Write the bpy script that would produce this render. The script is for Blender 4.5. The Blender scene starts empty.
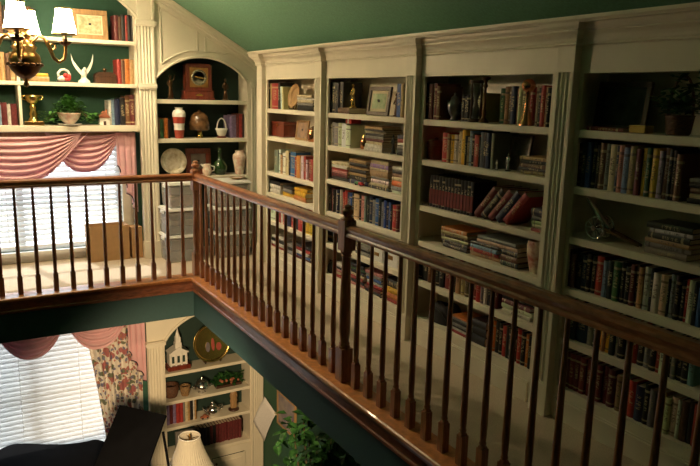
import bpy, math, random
from mathutils import Vector, Matrix
random.seed(11)
C = bpy.context.scene.collection
SC = bpy.context.scene

# ------------------------------------------------------------------ camera
cam_d = bpy.data.cameras.new('camera'); cam = bpy.data.objects.new('camera', cam_d); C.objects.link(cam)
def basis(yaw, pitch, roll):
    f = Vector((math.sin(yaw)*math.cos(pitch), math.cos(yaw)*math.cos(pitch), math.sin(pitch)))
    r = Vector((math.cos(yaw), -math.sin(yaw), 0)); u = r.cross(f)
    return r*math.cos(roll)+u*math.sin(roll), -r*math.sin(roll)+u*math.cos(roll), f
_r, _u, _f = basis(0.5391, -0.1974, 0.0247)
m = Matrix(((_r.x, _u.x, -_f.x, -1.9207), (_r.y, _u.y, -_f.y, -5.9158), (_r.z, _u.z, -_f.z, 1.6332), (0, 0, 0, 1)))
cam.matrix_world = m
cam_d.sensor_width = 36; cam_d.lens = 683.03/700*36; cam_d.clip_start = 0.05
SC.camera = cam

LAMP = 430.0      # watts of each chandelier bulb
SHADE = 98.0     # glow of the lit cloth shades
# ------------------------------------------------------------------ world, daylight, exposure
w = bpy.data.worlds.new('sky'); SC.world = w; w.use_nodes = True
bg = w.node_tree.nodes['Background']; bg.inputs[0].default_value = (0.80, 0.90, 1.0, 1); bg.inputs[1].default_value = 5.0
sun_d = bpy.data.lights.new('sun', 'SUN'); sun_d.energy = 5; sun_d.angle = 0.02; sun_d.color = (1.0, 0.95, 0.86)
sun = bpy.data.objects.new('sun', sun_d); C.objects.link(sun); sun.rotation_euler = (math.radians(-42), 0, math.radians(12)); sun.location = (-1.3, 6, 6)
for nm, zc, hh in (('daylight_portal_upper', 0.68, 1.2), ('daylight_portal_lower', -1.4, 1.5)):
    ld = bpy.data.lights.new(nm, 'AREA'); ld.shape = 'RECTANGLE'; ld.size = 1.9; ld.size_y = hh; ld.cycles.is_portal = True
    lo = bpy.data.objects.new(nm, ld); C.objects.link(lo); lo.location = (-1.33, 1.30, zc); lo.rotation_euler = (math.radians(-90), 0, 0)
rl = bpy.data.lights.new('lower_bookcase_fill_spot', 'SPOT'); rl.spot_size = math.radians(62); rl.spot_blend = .7; rl.energy = 470.0; rl.color = (1.0, .70, .38); rl.shadow_soft_size = .15  # unseen fill spot, added to brighten the lower bookcase; no fixture
rlo = bpy.data.objects.new('lower_bookcase_fill', rl); C.objects.link(rlo); rlo.location = (-1.2, -2.6, -.30); rlo.rotation_euler = (Vector((.42, .9, -1.80))-Vector((-1.2, -2.6, -.30))).to_track_quat('-Z', 'Y').to_euler()
# added fill spots without fixtures, below the ceiling slope, to brighten the loft corner
for i, (x, y, pw) in enumerate(((-1.15, .10, 225.0), (-.45, -.15, 45.0))):
    sd = bpy.data.lights.new('loft_corner_fill_spot', 'SPOT'); sd.energy = pw; sd.color = (1.0, .78, .48); sd.spot_size = math.radians(128); sd.spot_blend = .7; sd.shadow_soft_size = .06
    so = bpy.data.objects.new('loft_corner_fill_spot', sd); C.objects.link(so); so.location = (x, y, 2.535-.566*x-.05)
SC.view_settings.view_transform = 'Standard'; SC.view_settings.look = 'None'; SC.view_settings.gamma = 1.0
SC.view_settings.use_curve_mapping = False
SC.view_settings.exposure = 0.0
SC.cycles.use_denoising = True
SC.cycles.max_bounces = 10; SC.cycles.diffuse_bounces = 5; SC.cycles.sample_clamp_indirect = 4.0

# ------------------------------------------------------------------ materials
MT = {}
def mat(name, col, rough=0.6, metal=0.0, noise=0.0, scale=20.0, bump=0.0, spec=0.5, stretch=(1, 1, 1), col2=None, trans=0.0, emit=0.0, bscale=None, coat=0.0):
    if name in MT: return MT[name]
    M = bpy.data.materials.new(name); M.use_nodes = True
    nt = M.node_tree; b = nt.nodes['Principled BSDF']
    b.inputs['Base Color'].default_value = (*col, 1); b.inputs['Roughness'].default_value = rough; b.inputs['Metallic'].default_value = metal
    b.inputs['Specular IOR Level'].default_value = spec
    if trans: b.inputs['Transmission Weight'].default_value = trans
    if coat: b.inputs['Coat Weight'].default_value = coat
    if emit:
        b.inputs['Emission Color'].default_value = (*col, 1); b.inputs['Emission Strength'].default_value = emit
    if noise or bump:
        tc = nt.nodes.new('ShaderNodeTexCoord'); mp = nt.nodes.new('ShaderNodeMapping'); mp.inputs['Scale'].default_value = stretch
        nt.links.new(tc.outputs['Object'], mp.inputs[0])
        nz = nt.nodes.new('ShaderNodeTexNoise'); nz.inputs['Scale'].default_value = scale; nz.inputs['Detail'].default_value = 4
        nt.links.new(mp.outputs[0], nz.inputs['Vector'])
        if noise:
            rp = nt.nodes.new('ShaderNodeValToRGB')
            c2 = col2 or tuple(max(0, c*(1-noise)) for c in col)
            rp.color_ramp.elements[0].position = 0.35; rp.color_ramp.elements[1].position = 0.65
            rp.color_ramp.elements[0].color = (*c2, 1); rp.color_ramp.elements[1].color = (*col, 1)
            nt.links.new(nz.outputs['Fac'], rp.inputs[0]); nt.links.new(rp.outputs[0], b.inputs['Base Color'])
        if bump:
            n2 = nz
            if bscale:
                n2 = nt.nodes.new('ShaderNodeTexNoise'); n2.inputs['Scale'].default_value = bscale; nt.links.new(mp.outputs[0], n2.inputs['Vector'])
            bp = nt.nodes.new('ShaderNodeBump'); bp.inputs['Strength'].default_value = bump; bp.inputs['Distance'].default_value = 0.01
            nt.links.new(n2.outputs['Fac'], bp.inputs['Height']); nt.links.new(bp.outputs[0], b.inputs['Normal'])
    MT[name] = M
    return M
def sheer(M, f):
    # thin cloth or slat that lets some of the light behind it through
    nt = M.node_tree; b = nt.nodes['Principled BSDF']; out = nt.nodes['Material Output']
    tr = nt.nodes.new('ShaderNodeBsdfTranslucent'); mx = nt.nodes.new('ShaderNodeMixShader'); mx.inputs[0].default_value = f
    if b.inputs['Base Color'].is_linked: nt.links.new(b.inputs['Base Color'].links[0].from_socket, tr.inputs[0])
    else: tr.inputs[0].default_value = b.inputs['Base Color'].default_value
    nt.links.new(b.outputs[0], mx.inputs[1]); nt.links.new(tr.outputs[0], mx.inputs[2]); nt.links.new(mx.outputs[0], out.inputs[0])
    return M
CREAM = mat('cream_paint', (0.78, 0.72, 0.58), 0.45, noise=0.05, scale=6)
GREEN = mat('green_wall_paint', (0.030, 0.105, 0.060), 0.75, noise=0.12, scale=90, bump=0.25)
CEIL = mat('green_ceiling_paint', (0.190, 0.400, 0.270), 0.8, noise=0.15, scale=60, bump=0.4)
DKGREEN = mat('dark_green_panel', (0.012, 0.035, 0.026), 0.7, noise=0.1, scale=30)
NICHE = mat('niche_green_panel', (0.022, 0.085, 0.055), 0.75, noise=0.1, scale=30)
TEAL = mat('teal_green_paint', (0.017, 0.058, 0.062), 0.7, noise=0.1, scale=40)
CARPET = mat('beige_carpet', (0.64, 0.53, 0.41), 0.95, noise=0.22, scale=180, bump=0.6, spec=0.1)
FLOORW = mat('lower_wood_floor', (0.20, 0.10, 0.05), 0.4, noise=0.4, scale=6, stretch=(1, 12, 1))
CHERRY = mat('cherry_wood', (0.36, 0.135, 0.055), 0.32, noise=0.45, scale=9, stretch=(8, 8, 1.2), coat=0.3)
APRON = mat('red_brown_trim_wood', (0.25, 0.08, 0.035), 0.35, noise=0.45, scale=9, stretch=(2, 2, 8), coat=0.2)
CHERRYX = mat('cherry_wood_rail', (0.37, 0.135, 0.058), 0.30, noise=0.45, scale=9, stretch=(2, 2, 8), coat=0.4)
OAKCAP = mat('amber_wood_cap', (0.60, 0.235, 0.075), 0.35, noise=0.35, scale=9, stretch=(3, 3, 8), coat=0.3)
BRASS = mat('antique_brass', (0.55, 0.33, 0.12), 0.28, 1.0, noise=0.3, scale=14)
GOLD = mat('polished_gold', (0.80, 0.55, 0.18), 0.25, 1.0, noise=0.15, scale=20)
SILVER = mat('silver_metal', (0.78, 0.78, 0.78), 0.22, 1.0, noise=0.2, scale=18)
BRONZE = mat('dark_bronze', (0.16, 0.09, 0.05), 0.3, 1.0, noise=0.3, scale=18)
COPPER = mat('copper_metal', (0.55, 0.26, 0.13), 0.25, 1.0, noise=0.2, scale=18)
BLACK = mat('black_satin_lacquer', (0.005, 0.005, 0.006), 0.85, noise=0.2, scale=10, spec=0.04)
BLACKM = mat('black_matte', (0.012, 0.012, 0.013), 0.6, noise=0.3, scale=25)
WHITE = mat('white_ceramic', (0.80, 0.77, 0.70), 0.2, noise=0.06, scale=12)
BLIND = sheer(mat('white_blind_slat', (0.82, 0.81, 0.78), 0.5, noise=0.03, scale=9), 0.3)
FRAMEW = mat('white_window_frame', (0.75, 0.74, 0.70), 0.5, noise=0.03, scale=9)
PAGES = mat('paper_pages', (0.66, 0.58, 0.43), 0.85, noise=0.25, scale=3, stretch=(2, 200, 2))
PAPER = mat('white_paper', (0.80, 0.79, 0.78), 0.7, noise=0.12, scale=40, stretch=(1, 1, 6))
CARD = mat('brown_cardboard', (0.43, 0.25, 0.11), 0.85, noise=0.12, scale=20)
WOODR = mat('red_mahogany', (0.19, 0.035, 0.018), 0.3, noise=0.4, scale=8, stretch=(6, 6, 1), coat=0.3)
WOODD = mat('dark_walnut', (0.07, 0.03, 0.015), 0.4, noise=0.4, scale=10, stretch=(6, 6, 1))
WOODT = mat('tan_wood', (0.42, 0.25, 0.11), 0.5, noise=0.3, scale=10, stretch=(6, 6, 1))
LEAF = mat('ivy_leaf', (0.10, 0.28, 0.05), 0.45, noise=0.5, scale=30, col2=(0.03, 0.11, 0.02))
LEAFD = mat('dark_leaf', (0.045, 0.145, 0.036), 0.4, noise=0.6, scale=20, col2=(0.010, 0.045, 0.012))
STEM = mat('plant_stem', (0.10, 0.07, 0.03), 0.8, noise=0.3, scale=20)
WICKER = mat('brown_wicker', (0.15, 0.065, 0.03), 0.6, noise=0.6, scale=60, bump=0.8, stretch=(1, 1, 3))
TERRA = mat('terracotta', (0.40, 0.14, 0.07), 0.8, noise=0.2, scale=20)
def clear_plastic():
    M = bpy.data.materials.new('clear_plastic'); M.use_nodes = True; nt = M.node_tree; b = nt.nodes['Principled BSDF']; out = nt.nodes['Material Output']
    b.inputs['Base Color'].default_value = (.80, .80, .80, 1); b.inputs['Roughness'].default_value = .25
    tc = nt.nodes.new('ShaderNodeTexCoord'); nz = nt.nodes.new('ShaderNodeTexNoise'); nz.inputs['Scale'].default_value = 6; nt.links.new(tc.outputs['Object'], nz.inputs['Vector'])
    mr = nt.nodes.new('ShaderNodeMapRange'); mr.inputs[3].default_value = .62; mr.inputs[4].default_value = .86; nt.links.new(nz.outputs['Fac'], mr.inputs[0])
    tr = nt.nodes.new('ShaderNodeBsdfTransparent'); mx = nt.nodes.new('ShaderNodeMixShader')
    nt.links.new(mr.outputs[0], mx.inputs[0]); nt.links.new(b.outputs[0], mx.inputs[1]); nt.links.new(tr.outputs[0], mx.inputs[2]); nt.links.new(mx.outputs[0], out.inputs[0])
    return M
CLEAR = clear_plastic()
LID = mat('white_plastic_lid', (0.82, 0.82, 0.80), 0.35, noise=0.03, scale=8)
PEWTER = mat('dark_pewter', (.20, .20, .21), .3, 1.0, noise=.3, scale=18)
GREENGL = mat('green_glass', (0.03, 0.075, 0.02), 0.08, noise=0.3, scale=15, trans=0.3)
ROSEV = mat('rose_painted_porcelain', (0.78, 0.70, 0.58), 0.25, noise=1.0, scale=26, col2=(0.62, 0.36, 0.28))
REDV = mat('red_glaze', (0.42, 0.07, 0.045), 0.25, noise=0.2, scale=14)
SHELLM = mat('cream_and_red_porcelain', (0.82, 0.74, 0.56), 0.35, noise=1.0, scale=16, col2=(0.42, 0.12, 0.08))
PLATEM = mat('floral_plate_glaze', (0.72, 0.68, 0.58), 0.25, noise=1.0, scale=22, col2=(0.50, 0.42, 0.30))
PICM = mat('watercolour_landscape', (0.62, 0.54, 0.36), 0.7, noise=1.0, scale=28, col2=(0.30, 0.30, 0.16))
ARTP = mat('painted_scene', (0.50, 0.30, 0.18), 0.5, noise=1.0, scale=16, col2=(0.22, 0.16, 0.13))
MATTE = mat('ivory_mount_board', (0.66, 0.58, 0.40), 0.8, noise=0.05, scale=10)
GREENP = mat('green_print', (0.26, 0.38, 0.20), 0.6, noise=0.6, scale=30, col2=(0.45, 0.50, 0.32))
PINK = sheer(mat('dusty_pink_satin', (0.94, 0.58, 0.62), 0.36, noise=0.12, scale=6, spec=0.6), 0.25)
TRIMD = mat('dark_braid_trim', (0.06, 0.03, 0.04), 0.8, noise=0.3, scale=60)
TOYR = mat('red_enamel', (0.55, 0.03, 0.03), 0.35, noise=0.1, scale=10)
TOYW = mat('white_enamel', (0.75, 0.73, 0.70), 0.4, noise=0.1, scale=10)
LENS = mat('bag_fabric_black', (0.010, 0.010, 0.011), 0.75, noise=0.5, scale=40, bump=0.5)
LAMPC = mat('cream_lampshade_cloth', (0.55, 0.51, 0.42), 0.8, noise=0.08, scale=60, stretch=(1, 1, .2))

def floral():
    M = bpy.data.materials.new('floral_chintz'); M.use_nodes = True; nt = M.node_tree; b = nt.nodes['Principled BSDF']; b.inputs['Roughness'].default_value = 0.8
    tc = nt.nodes.new('ShaderNodeTexCoord')
    base = (0.82, 0.75, 0.64, 1); prev = None
    for sc_, thr, col, off in ((9, 0.30, (0.46, 0.17, 0.17, 1), 0), (11, 0.26, (0.20, 0.22, 0.14, 1), 3.3), (17, 0.22, (0.22, 0.22, 0.30, 1), 7.7), (20, 0.2, (0.50, 0.22, 0.16, 1), 12.1)):
        mp = nt.nodes.new('ShaderNodeMapping'); mp.inputs['Location'].default_value = (off, off, off); nt.links.new(tc.outputs['Object'], mp.inputs[0])
        nz = nt.nodes.new('ShaderNodeTexNoise'); nz.inputs['Scale'].default_value = 14; nt.links.new(mp.outputs[0], nz.inputs['Vector'])
        add = nt.nodes.new('ShaderNodeVectorMath'); add.operation = 'MULTIPLY_ADD'; nt.links.new(nz.outputs['Color'], add.inputs[0]); add.inputs[1].default_value = (.06, .06, .06); nt.links.new(mp.outputs[0], add.inputs[2])
        vo = nt.nodes.new('ShaderNodeTexVoronoi'); vo.inputs['Scale'].default_value = sc_; nt.links.new(add.outputs[0], vo.inputs['Vector'])
        lt = nt.nodes.new('ShaderNodeMath'); lt.operation = 'LESS_THAN'; lt.inputs[1].default_value = thr+0.08; nt.links.new(vo.outputs['Distance'], lt.inputs[0])
        mx = nt.nodes.new('ShaderNodeMixRGB'); nt.links.new(lt.outputs[0], mx.inputs[0]); mx.inputs[2].default_value = col
        if prev is None: mx.inputs[1].default_value = base
        else: nt.links.new(prev, mx.inputs[1])
        prev = mx.outputs[0]
    nt.links.new(prev, b.inputs['Base Color'])
    return M
FLORAL = sheer(floral(), 0.25)

def shade_mat():
    M = bpy.data.materials.new('lit_cloth_shade'); M.use_nodes = True; nt = M.node_tree; b = nt.nodes['Principled BSDF']
    b.inputs['Base Color'].default_value = (0.8, 0.7, 0.5, 1); b.inputs['Roughness'].default_value = 0.9
    b.inputs['Emission Color'].default_value = (1.0, 0.74, 0.42, 1); b.inputs['Emission Strength'].default_value = SHADE
    return M
SHADEM = shade_mat()

def book_mat():
    # cloth / paper covers: colour from the object, printed title band and lettering on the spine
    M = bpy.data.materials.new('book_cover'); M.use_nodes = True; nt = M.node_tree; b = nt.nodes['Principled BSDF']; b.inputs['Roughness'].default_value = 0.45
    N = nt.nodes.new; L = nt.links.new
    oi = N('ShaderNodeObjectInfo'); tc = N('ShaderNodeTexCoord'); sp = N('ShaderNodeSeparateXYZ'); L(tc.outputs['Generated'], sp.inputs[0])
    def mth(op, a, bb):
        n = N('ShaderNodeMath'); n.operation = op
        for i, v in enumerate((a, bb)):
            if isinstance(v, (int, float)): n.inputs[i].default_value = v
            else: L(v, n.inputs[i])
        return n.outputs[0]
    spine = mth('LESS_THAN', sp.outputs[0], 0.10)
    rnd = oi.outputs['Random']
    def band(lo, hi):
        return mth('MULTIPLY', mth('GREATER_THAN', sp.outputs[2], lo), mth('LESS_THAN', sp.outputs[2], hi))
    # lettering: stretched noise, only in the title zone
    mp = N('ShaderNodeMapping'); mp.inputs['Scale'].default_value = (0.0, 55, 260); L(tc.outputs['Object'], mp.inputs[0])
    off = N('ShaderNodeVectorMath'); off.operation = 'ADD'; cmb = N('ShaderNodeCombineXYZ'); L(mth('MULTIPLY', rnd, 300.0), cmb.inputs[0]); L(mp.outputs[0], off.inputs[0]); L(cmb.outputs[0], off.inputs[1])
    nz = N('ShaderNodeTexNoise'); nz.inputs['Scale'].default_value = 1.0; nz.inputs['Detail'].default_value = 1; L(off.outputs[0], nz.inputs['Vector'])
    let = mth('MULTIPLY', mth('GREATER_THAN', nz.outputs['Fac'], 0.53), band(0.34, 0.74))
    mid = mth('MULTIPLY', mth('GREATER_THAN', sp.outputs[1], 0.22), mth('LESS_THAN', sp.outputs[1], 0.78))
    let = mth('MULTIPLY', mth('MULTIPLY', let, mid), spine)
    bnd = mth('ADD', band(0.80, 0.86), band(0.08, 0.12))
    bnd = mth('MULTIPLY', mth('MULTIPLY', bnd, spine), mth('GREATER_THAN', rnd, 0.45))
    # light covers get dark print, dark covers get pale gilt print
    sc_ = N('ShaderNodeSeparateColor'); L(oi.outputs['Color'], sc_.inputs[0])
    dark = mth('LESS_THAN', sc_.outputs[1], 0.22)
    ink = N('ShaderNodeMixRGB'); L(dark, ink.inputs[0]); ink.inputs[1].default_value = (0.08, 0.05, 0.06, 1); ink.inputs[2].default_value = (0.52, 0.42, 0.24, 1)
    m1 = N('ShaderNodeMixRGB'); L(mth('MULTIPLY', let, 0.75), m1.inputs[0]); L(oi.outputs['Color'], m1.inputs[1]); L(ink.outputs[0], m1.inputs[2])
    m2 = N('ShaderNodeMixRGB'); L(mth('MULTIPLY', bnd, 0.7), m2.inputs[0]); L(m1.outputs[0], m2.inputs[1]); L(ink.outputs[0], m2.inputs[2])
    L(m2.outputs[0], b.inputs['Base Color'])
    return M
BOOK = book_mat()

# ------------------------------------------------------------------ mesh helpers
class MB:
    def __init__(s): s.v = []; s.f = []; s.mi = []; s.sm = []
    def add(s, vs, fs, mi=0, sm=False):
        o = len(s.v); s.v += [tuple(v) for v in vs]
        for f in fs: s.f.append([o+i for i in f]); s.mi.append(mi); s.sm.append(sm)
        return s
    def box(s, x0, x1, y0, y1, z0, z1, mi=0, M=None):
        x0, x1 = min(x0, x1), max(x0, x1); y0, y1 = min(y0, y1), max(y0, y1); z0, z1 = min(z0, z1), max(z0, z1)
        vs = [Vector((x, y, z)) for z in (z0, z1) for y in (y0, y1) for x in (x0, x1)]
        if M: vs = [M @ v for v in vs]
        return s.add(vs, [(0, 2, 3, 1), (4, 5, 7, 6), (0, 1, 5, 4), (2, 6, 7, 3), (0, 4, 6, 2), (1, 3, 7, 5)], mi)
    def prism(s, poly, a, b, axis='z', mi=0, sm=False, M=None):
        n = len(poly)
        def P(p, h):
            v = {'z': Vector((p[0], p[1], h)), 'y': Vector((p[0], h, p[1])), 'x': Vector((h, p[0], p[1]))}[axis]
            return M @ v if M else v
        vs = [P(p, a) for p in poly]+[P(p, b) for p in poly]
        s.add(vs, [(i, (i+1) % n, n+(i+1) % n, n+i) for i in range(n)], mi, sm)
        s.add(vs, [list(range(n))[::-1], list(range(n, 2*n))], mi)
        return s
    def lathe(s, prof, c=(0, 0, 0), seg=20, mi=0, sx=1.0, sy=1.0, M=None, arc=None):
        vs = []; fs = []
        for r, z in prof:
            for k in range(seg):
                a = 2*math.pi*k/seg
                v = Vector((c[0]+r*math.cos(a)*sx, c[1]+r*math.sin(a)*sy, c[2]+z)); vs.append(M @ v if M else v)
        for i in range(len(prof)-1):
            for k in range(seg):
                fs.append((i*seg+k, i*seg+(k+1) % seg, (i+1)*seg+(k+1) % seg, (i+1)*seg+k))
        s.add(vs, fs, mi, True)
        if prof[0][0] > 1e-4: s.add(vs[:seg], [list(range(seg))[::-1]], mi)
        if prof[-1][0] > 1e-4: s.add(vs[-seg:], [list(range(seg))], mi)
        return s
    def ball(s, c, r, mi=0, seg=14, M=None):
        if isinstance(r, (int, float)): r = (r, r, r)
        vs = []; fs = []; n = 8
        for i in range(n+1):
            t = math.pi*i/n
            for k in range(seg):
                a = 2*math.pi*k/seg
                v = Vector((r[0]*math.sin(t)*math.cos(a), r[1]*math.sin(t)*math.sin(a), -r[2]*math.cos(t)))
                v = (M @ v if M else v)+Vector(c); vs.append(v)
        for i in range(n):
            for k in range(seg): fs.append((i*seg+k, i*seg+(k+1) % seg, (i+1)*seg+(k+1) % seg, (i+1)*seg+k))
        return s.add(vs, fs, mi, True)
    def tube(s, pts, r, seg=10, mi=0, flat=1.0):
        pts = [Vector(p) for p in pts]; n = len(pts)
        rr = r if isinstance(r, (list, tuple)) else [r]*n
        vs = []; up = Vector((0, 0, 1)); fs = []
        t0 = (pts[1]-pts[0]).normalized()
        nrm = t0.cross(up) if abs(t0.z) < 0.95 else t0.cross(Vector((1, 0, 0)))
        nrm.normalize()
        for i, p in enumerate(pts):
            t = (pts[min(i+1, n-1)]-pts[max(i-1, 0)]).normalized()
            nrm = (nrm-t*nrm.dot(t)).normalized(); bn = t.cross(nrm)
            for k in range(seg):
                a = 2*math.pi*k/seg; vs.append(p+nrm*math.cos(a)*rr[i]+bn*math.sin(a)*rr[i]*flat)
        for i in range(n-1):
            for k in range(seg): fs.append((i*seg+k, i*seg+(k+1) % seg, (i+1)*seg+(k+1) % seg, (i+1)*seg+k))
        s.add(vs, fs, mi, True)
        s.add(vs[:seg], [list(range(seg))[::-1]], mi); s.add(vs[-seg:], [list(range(seg))], mi)
        return s
    def grid(s, nu, nv, fn, mi=0, sm=True):
        vs = [Vector(fn(i/nu, j/nv)) for j in range(nv+1) for i in range(nu+1)]
        return s.add(vs, [(j*(nu+1)+i, j*(nu+1)+i+1, (j+1)*(nu+1)+i+1, (j+1)*(nu+1)+i) for j in range(nv) for i in range(nu)], mi, sm)
    def sweep(s, path, prof, mi=0, closed_prof=True):
        # path: xy points; prof: (out, z); out is to the right of the path direction, mitred
        n = len(path); vs = []; P = [Vector((p[0], p[1])) for p in path]; k = len(prof)
        for i in range(n):
            def nr(a, b): d = (b-a).normalized(); return Vector((d.y, -d.x))
            if i == 0: o = nr(P[0], P[1])
            elif i == n-1: o = nr(P[-2], P[-1])
            else:
                a = nr(P[i-1], P[i]); b = nr(P[i], P[i+1]); o = (a+b); o = o/max(o.dot(a), 1e-3) if o.length > 1e-4 else a
            for q in prof: vs.append((P[i].x+o.x*q[0], P[i].y+o.y*q[0], q[1]))
        fs = [(i*k+j, i*k+(j+1) % k, (i+1)*k+(j+1) % k, (i+1)*k+j) for i in range(n-1) for j in range(k)]
        s.add(vs, fs, mi); s.add(vs[:k], [list(range(k))], mi); s.add(vs[-k:], [list(range(k))[::-1]], mi)
        return s
    def build(s, name, mats, parent=None, loc=None, bevel=0.0, solid=0.0, subd=0):
        me = bpy.data.meshes.new(name); me.from_pydata(s.v, [], s.f); me.update()
        if not isinstance(mats, (list, tuple)): mats = [mats]
        for mm in mats: me.materials.append(mm)
        me.polygons.foreach_set('material_index', s.mi); me.polygons.foreach_set('use_smooth', s.sm); me.update()
        import bmesh
        bm = bmesh.new(); bm.from_mesh(me); bmesh.ops.recalc_face_normals(bm, faces=bm.faces); bm.to_mesh(me); bm.free()
        o = bpy.data.objects.new(name, me); C.objects.link(o)
        if parent: o.parent = parent
        if loc: o.location = loc
        if solid:
            md = o.modifiers.new('thickness', 'SOLIDIFY'); md.thickness = solid; md.offset = 0
        if bevel:
            md = o.modifiers.new('bevel', 'BEVEL'); md.width = bevel; md.segments = 2; md.limit_method = 'ANGLE'; md.angle_limit = math.radians(40)
        if subd:
            md = o.modifiers.new('smooth', 'SUBSURF'); md.levels = subd; md.render_levels = subd
        return o
def tag(o, label=None, cat=None, group=None, kind=None):
    if label: o['label'] = label
    if cat: o['category'] = cat
    if group: o['group'] = group
    if kind: o['kind'] = kind
    return o
def struct(o, label=None, cat=None):
    return tag(o, label, cat, None, 'structure')
def thing(name, label, cat, loc=(0, 0, 0), rotz=0.0, group=None):
    o = bpy.data.objects.new(name, None); C.objects.link(o); o.empty_display_size = 0.05
    o.location = loc; o.rotation_euler = (0, 0, rotz)
    return tag(o, label, cat, group)
def rect_hole(mb, x0, x1, z0, z1, hx0, hx1, hz0, hz1, y0, y1):
    mb.box(x0, hx0, y0, y1, z0, z1); mb.box(hx1, x1, y0, y1, z0, z1); mb.box(hx0, hx1, y0, y1, z0, hz0); mb.box(hx0, hx1, y0, y1, hz1, z1)

# ------------------------------------------------------------------ room shell
def ceilz(x): return 2.535-0.566*x if x > -1.8 else 2.535-0.566*(-1.8)-0.566*(-1.8-x)
mb = MB(); mb.box(-4.7, 1.2, -8.7, 1.3, -3.2, -3.1); struct(mb.build('floor', FLOORW))
mb = MB(); mb.prism([(1.3, ceilz(1.3)), (-1.8, ceilz(-1.8)), (-4.75, ceilz(-4.75)), (-4.75, ceilz(-4.75)+.1), (-1.8, ceilz(-1.8)+.1), (1.3, ceilz(1.3)+.1)], -8.8, 1.35, 'y')
struct(mb.build('ceiling', CEIL))
WX0, WX1 = -2.26, -0.40           # window openings
mb = MB(); y0, y1 = 1.17, 1.27
mb.box(-4.7, WX0, y0, y1, -3.15, 4.0); mb.box(WX1, 1.15, y0, y1, -3.15, 4.0)
mb.box(WX0, WX1, y0, y1, -3.15, -2.15); mb.box(WX0, WX1, y0, y1, -0.62, 0.10); mb.box(WX0, WX1, y0, y1, 1.22, 4.0)
struct(mb.build('wall_back', GREEN))
mb = MB(); mb.box(1.04, 1.14, -8.7, 1.3, -3.15, 2.03); struct(mb.build('wall_right', GREEN))
mb = MB(); mb.box(-4.75, -4.65, -8.7, 1.3, -3.15, 1.99); struct(mb.build('wall_left', GREEN))
mb = MB(); mb.box(-4.7, 1.2, -8.75, -8.6, -3.15, 3.7); struct(mb.build('wall_front', GREEN))
# loft slab: an L of two walkways, green fascia, carpet on top
L_POLY = [(-4.65, -.06), (-.06, -.06), (-.06, -8.65), (1.04, -8.65), (1.04, 1.17), (-4.65, 1.17)]
mb = MB(); mb.prism(L_POLY, -.37, -.03); struct(mb.build('wall_loft_fascia', TEAL))
L2 = [(-4.65, .05), (.05, .05), (.05, -8.65), (1.04, -8.65), (1.04, 1.17), (-4.65, 1.17)]
mb = MB(); mb.prism(L2, -.03, -.012); struct(mb.build('floor_loft', CARPET))
PATH = [(-4.65, 0), (0, 0), (0, -8.65)]
mb = MB(); mb.sweep(PATH, [(-.07, -.03), (-.07, -.004), (-.066, 0), (.088, 0), (.096, -.006), (.098, -.016), (.094, -.027), (.088, -.03)]); struct(mb.build('trim_1', OAKCAP))
mb = MB(); mb.sweep(PATH, [(.055, -.03), (.086, -.03), (.084, -.040), (.076, -.048), (.072, -.06), (.072, -.105), (.078, -.112), (.078, -.128), (.070, -.134), (.055, -.134)]); struct(mb.build('trim_2', APRON))

# ------------------------------------------------------------------ windows and blinds
def window(n, z0, z1):
    f = MB(); yy = (1.185, 1.235); t = .045
    f.box(WX0, WX0+t, *yy, z0, z1); f.box(WX1-t, WX1, *yy, z0, z1); f.box(WX0+t, WX1-t, *yy, z0, z0+t); f.box(WX0+t, WX1-t, *yy, z1-t, z1)
    cx = (WX0+WX1)/2; f.box(cx-.03, cx+.03, *yy, z0+t, z1-t); zm = (z0+z1)/2
    f.box(WX0+t, cx-.03, 1.19, 1.23, zm-.02, zm+.02); f.box(cx+.03, WX1-t, 1.19, 1.23, zm-.02, zm+.02)
    fo = struct(f.build('window_%d' % n, FRAMEW))
    s = MB(); s.box(WX0-.06, WX1+.06, 1.10, 1.168, z0-.035, z0-.002); s.box(WX0-.05, WX1+.05, 1.15, 1.168, z0-.12, z0-.035)
    struct(s.build('window_%d_sill' % n, FRAMEW))
window(1, 0.10, 1.22); window(2, -2.15, -0.62)
def blind(label, z0, z1, tilt):
    t = thing('window_blind', label, 'blind', (0, 1.135, 0), 0)
    x0, x1 = WX0-.003, WX1+.003
    h = MB(); h.box(x0, x1, -.03, .03, z1-.05, z1); h.build('head_rail', BLIND, t, bevel=.004)
    sl = MB(); z = z1-.07; a = math.radians(tilt)
    while z > z0+.03:
        M = Matrix.Translation((0, 0, z)) @ Matrix.Rotation(a, 4, 'X')
        sl.box(x0+.01, x1-.01, -.026, .026, -.0015, .0015, 0, M); z -= .050
    sl.build('slats', BLIND, t)
    b = MB(); b.box(x0+.01, x1-.01, -.022, .022, z0, z0+.02); b.build('bottom_rail', BLIND, t, bevel=.003)
    for x in (-2.0, -1.45, -.9, -.55):
        c = MB(); c.box(x-.002, x+.002, -.0285, -.0275, z0+.02, z1-.05); c.build('ladder_tape', BLIND, t)
blind('white slatted blind covering the upper window behind the loft railing', .14, 1.235, 40)
blind('white slatted blind covering the lower window above the black piano', -2.12, -0.60, 56)

mb = MB(); mb.box(WX1+.005, -.277, 1.115, 1.168, -.01, 1.245); mb.box(WX0-.16, WX0-.005, 1.115, 1.168, -.01, 1.245); struct(mb.build('trim_6', CREAM))

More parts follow.
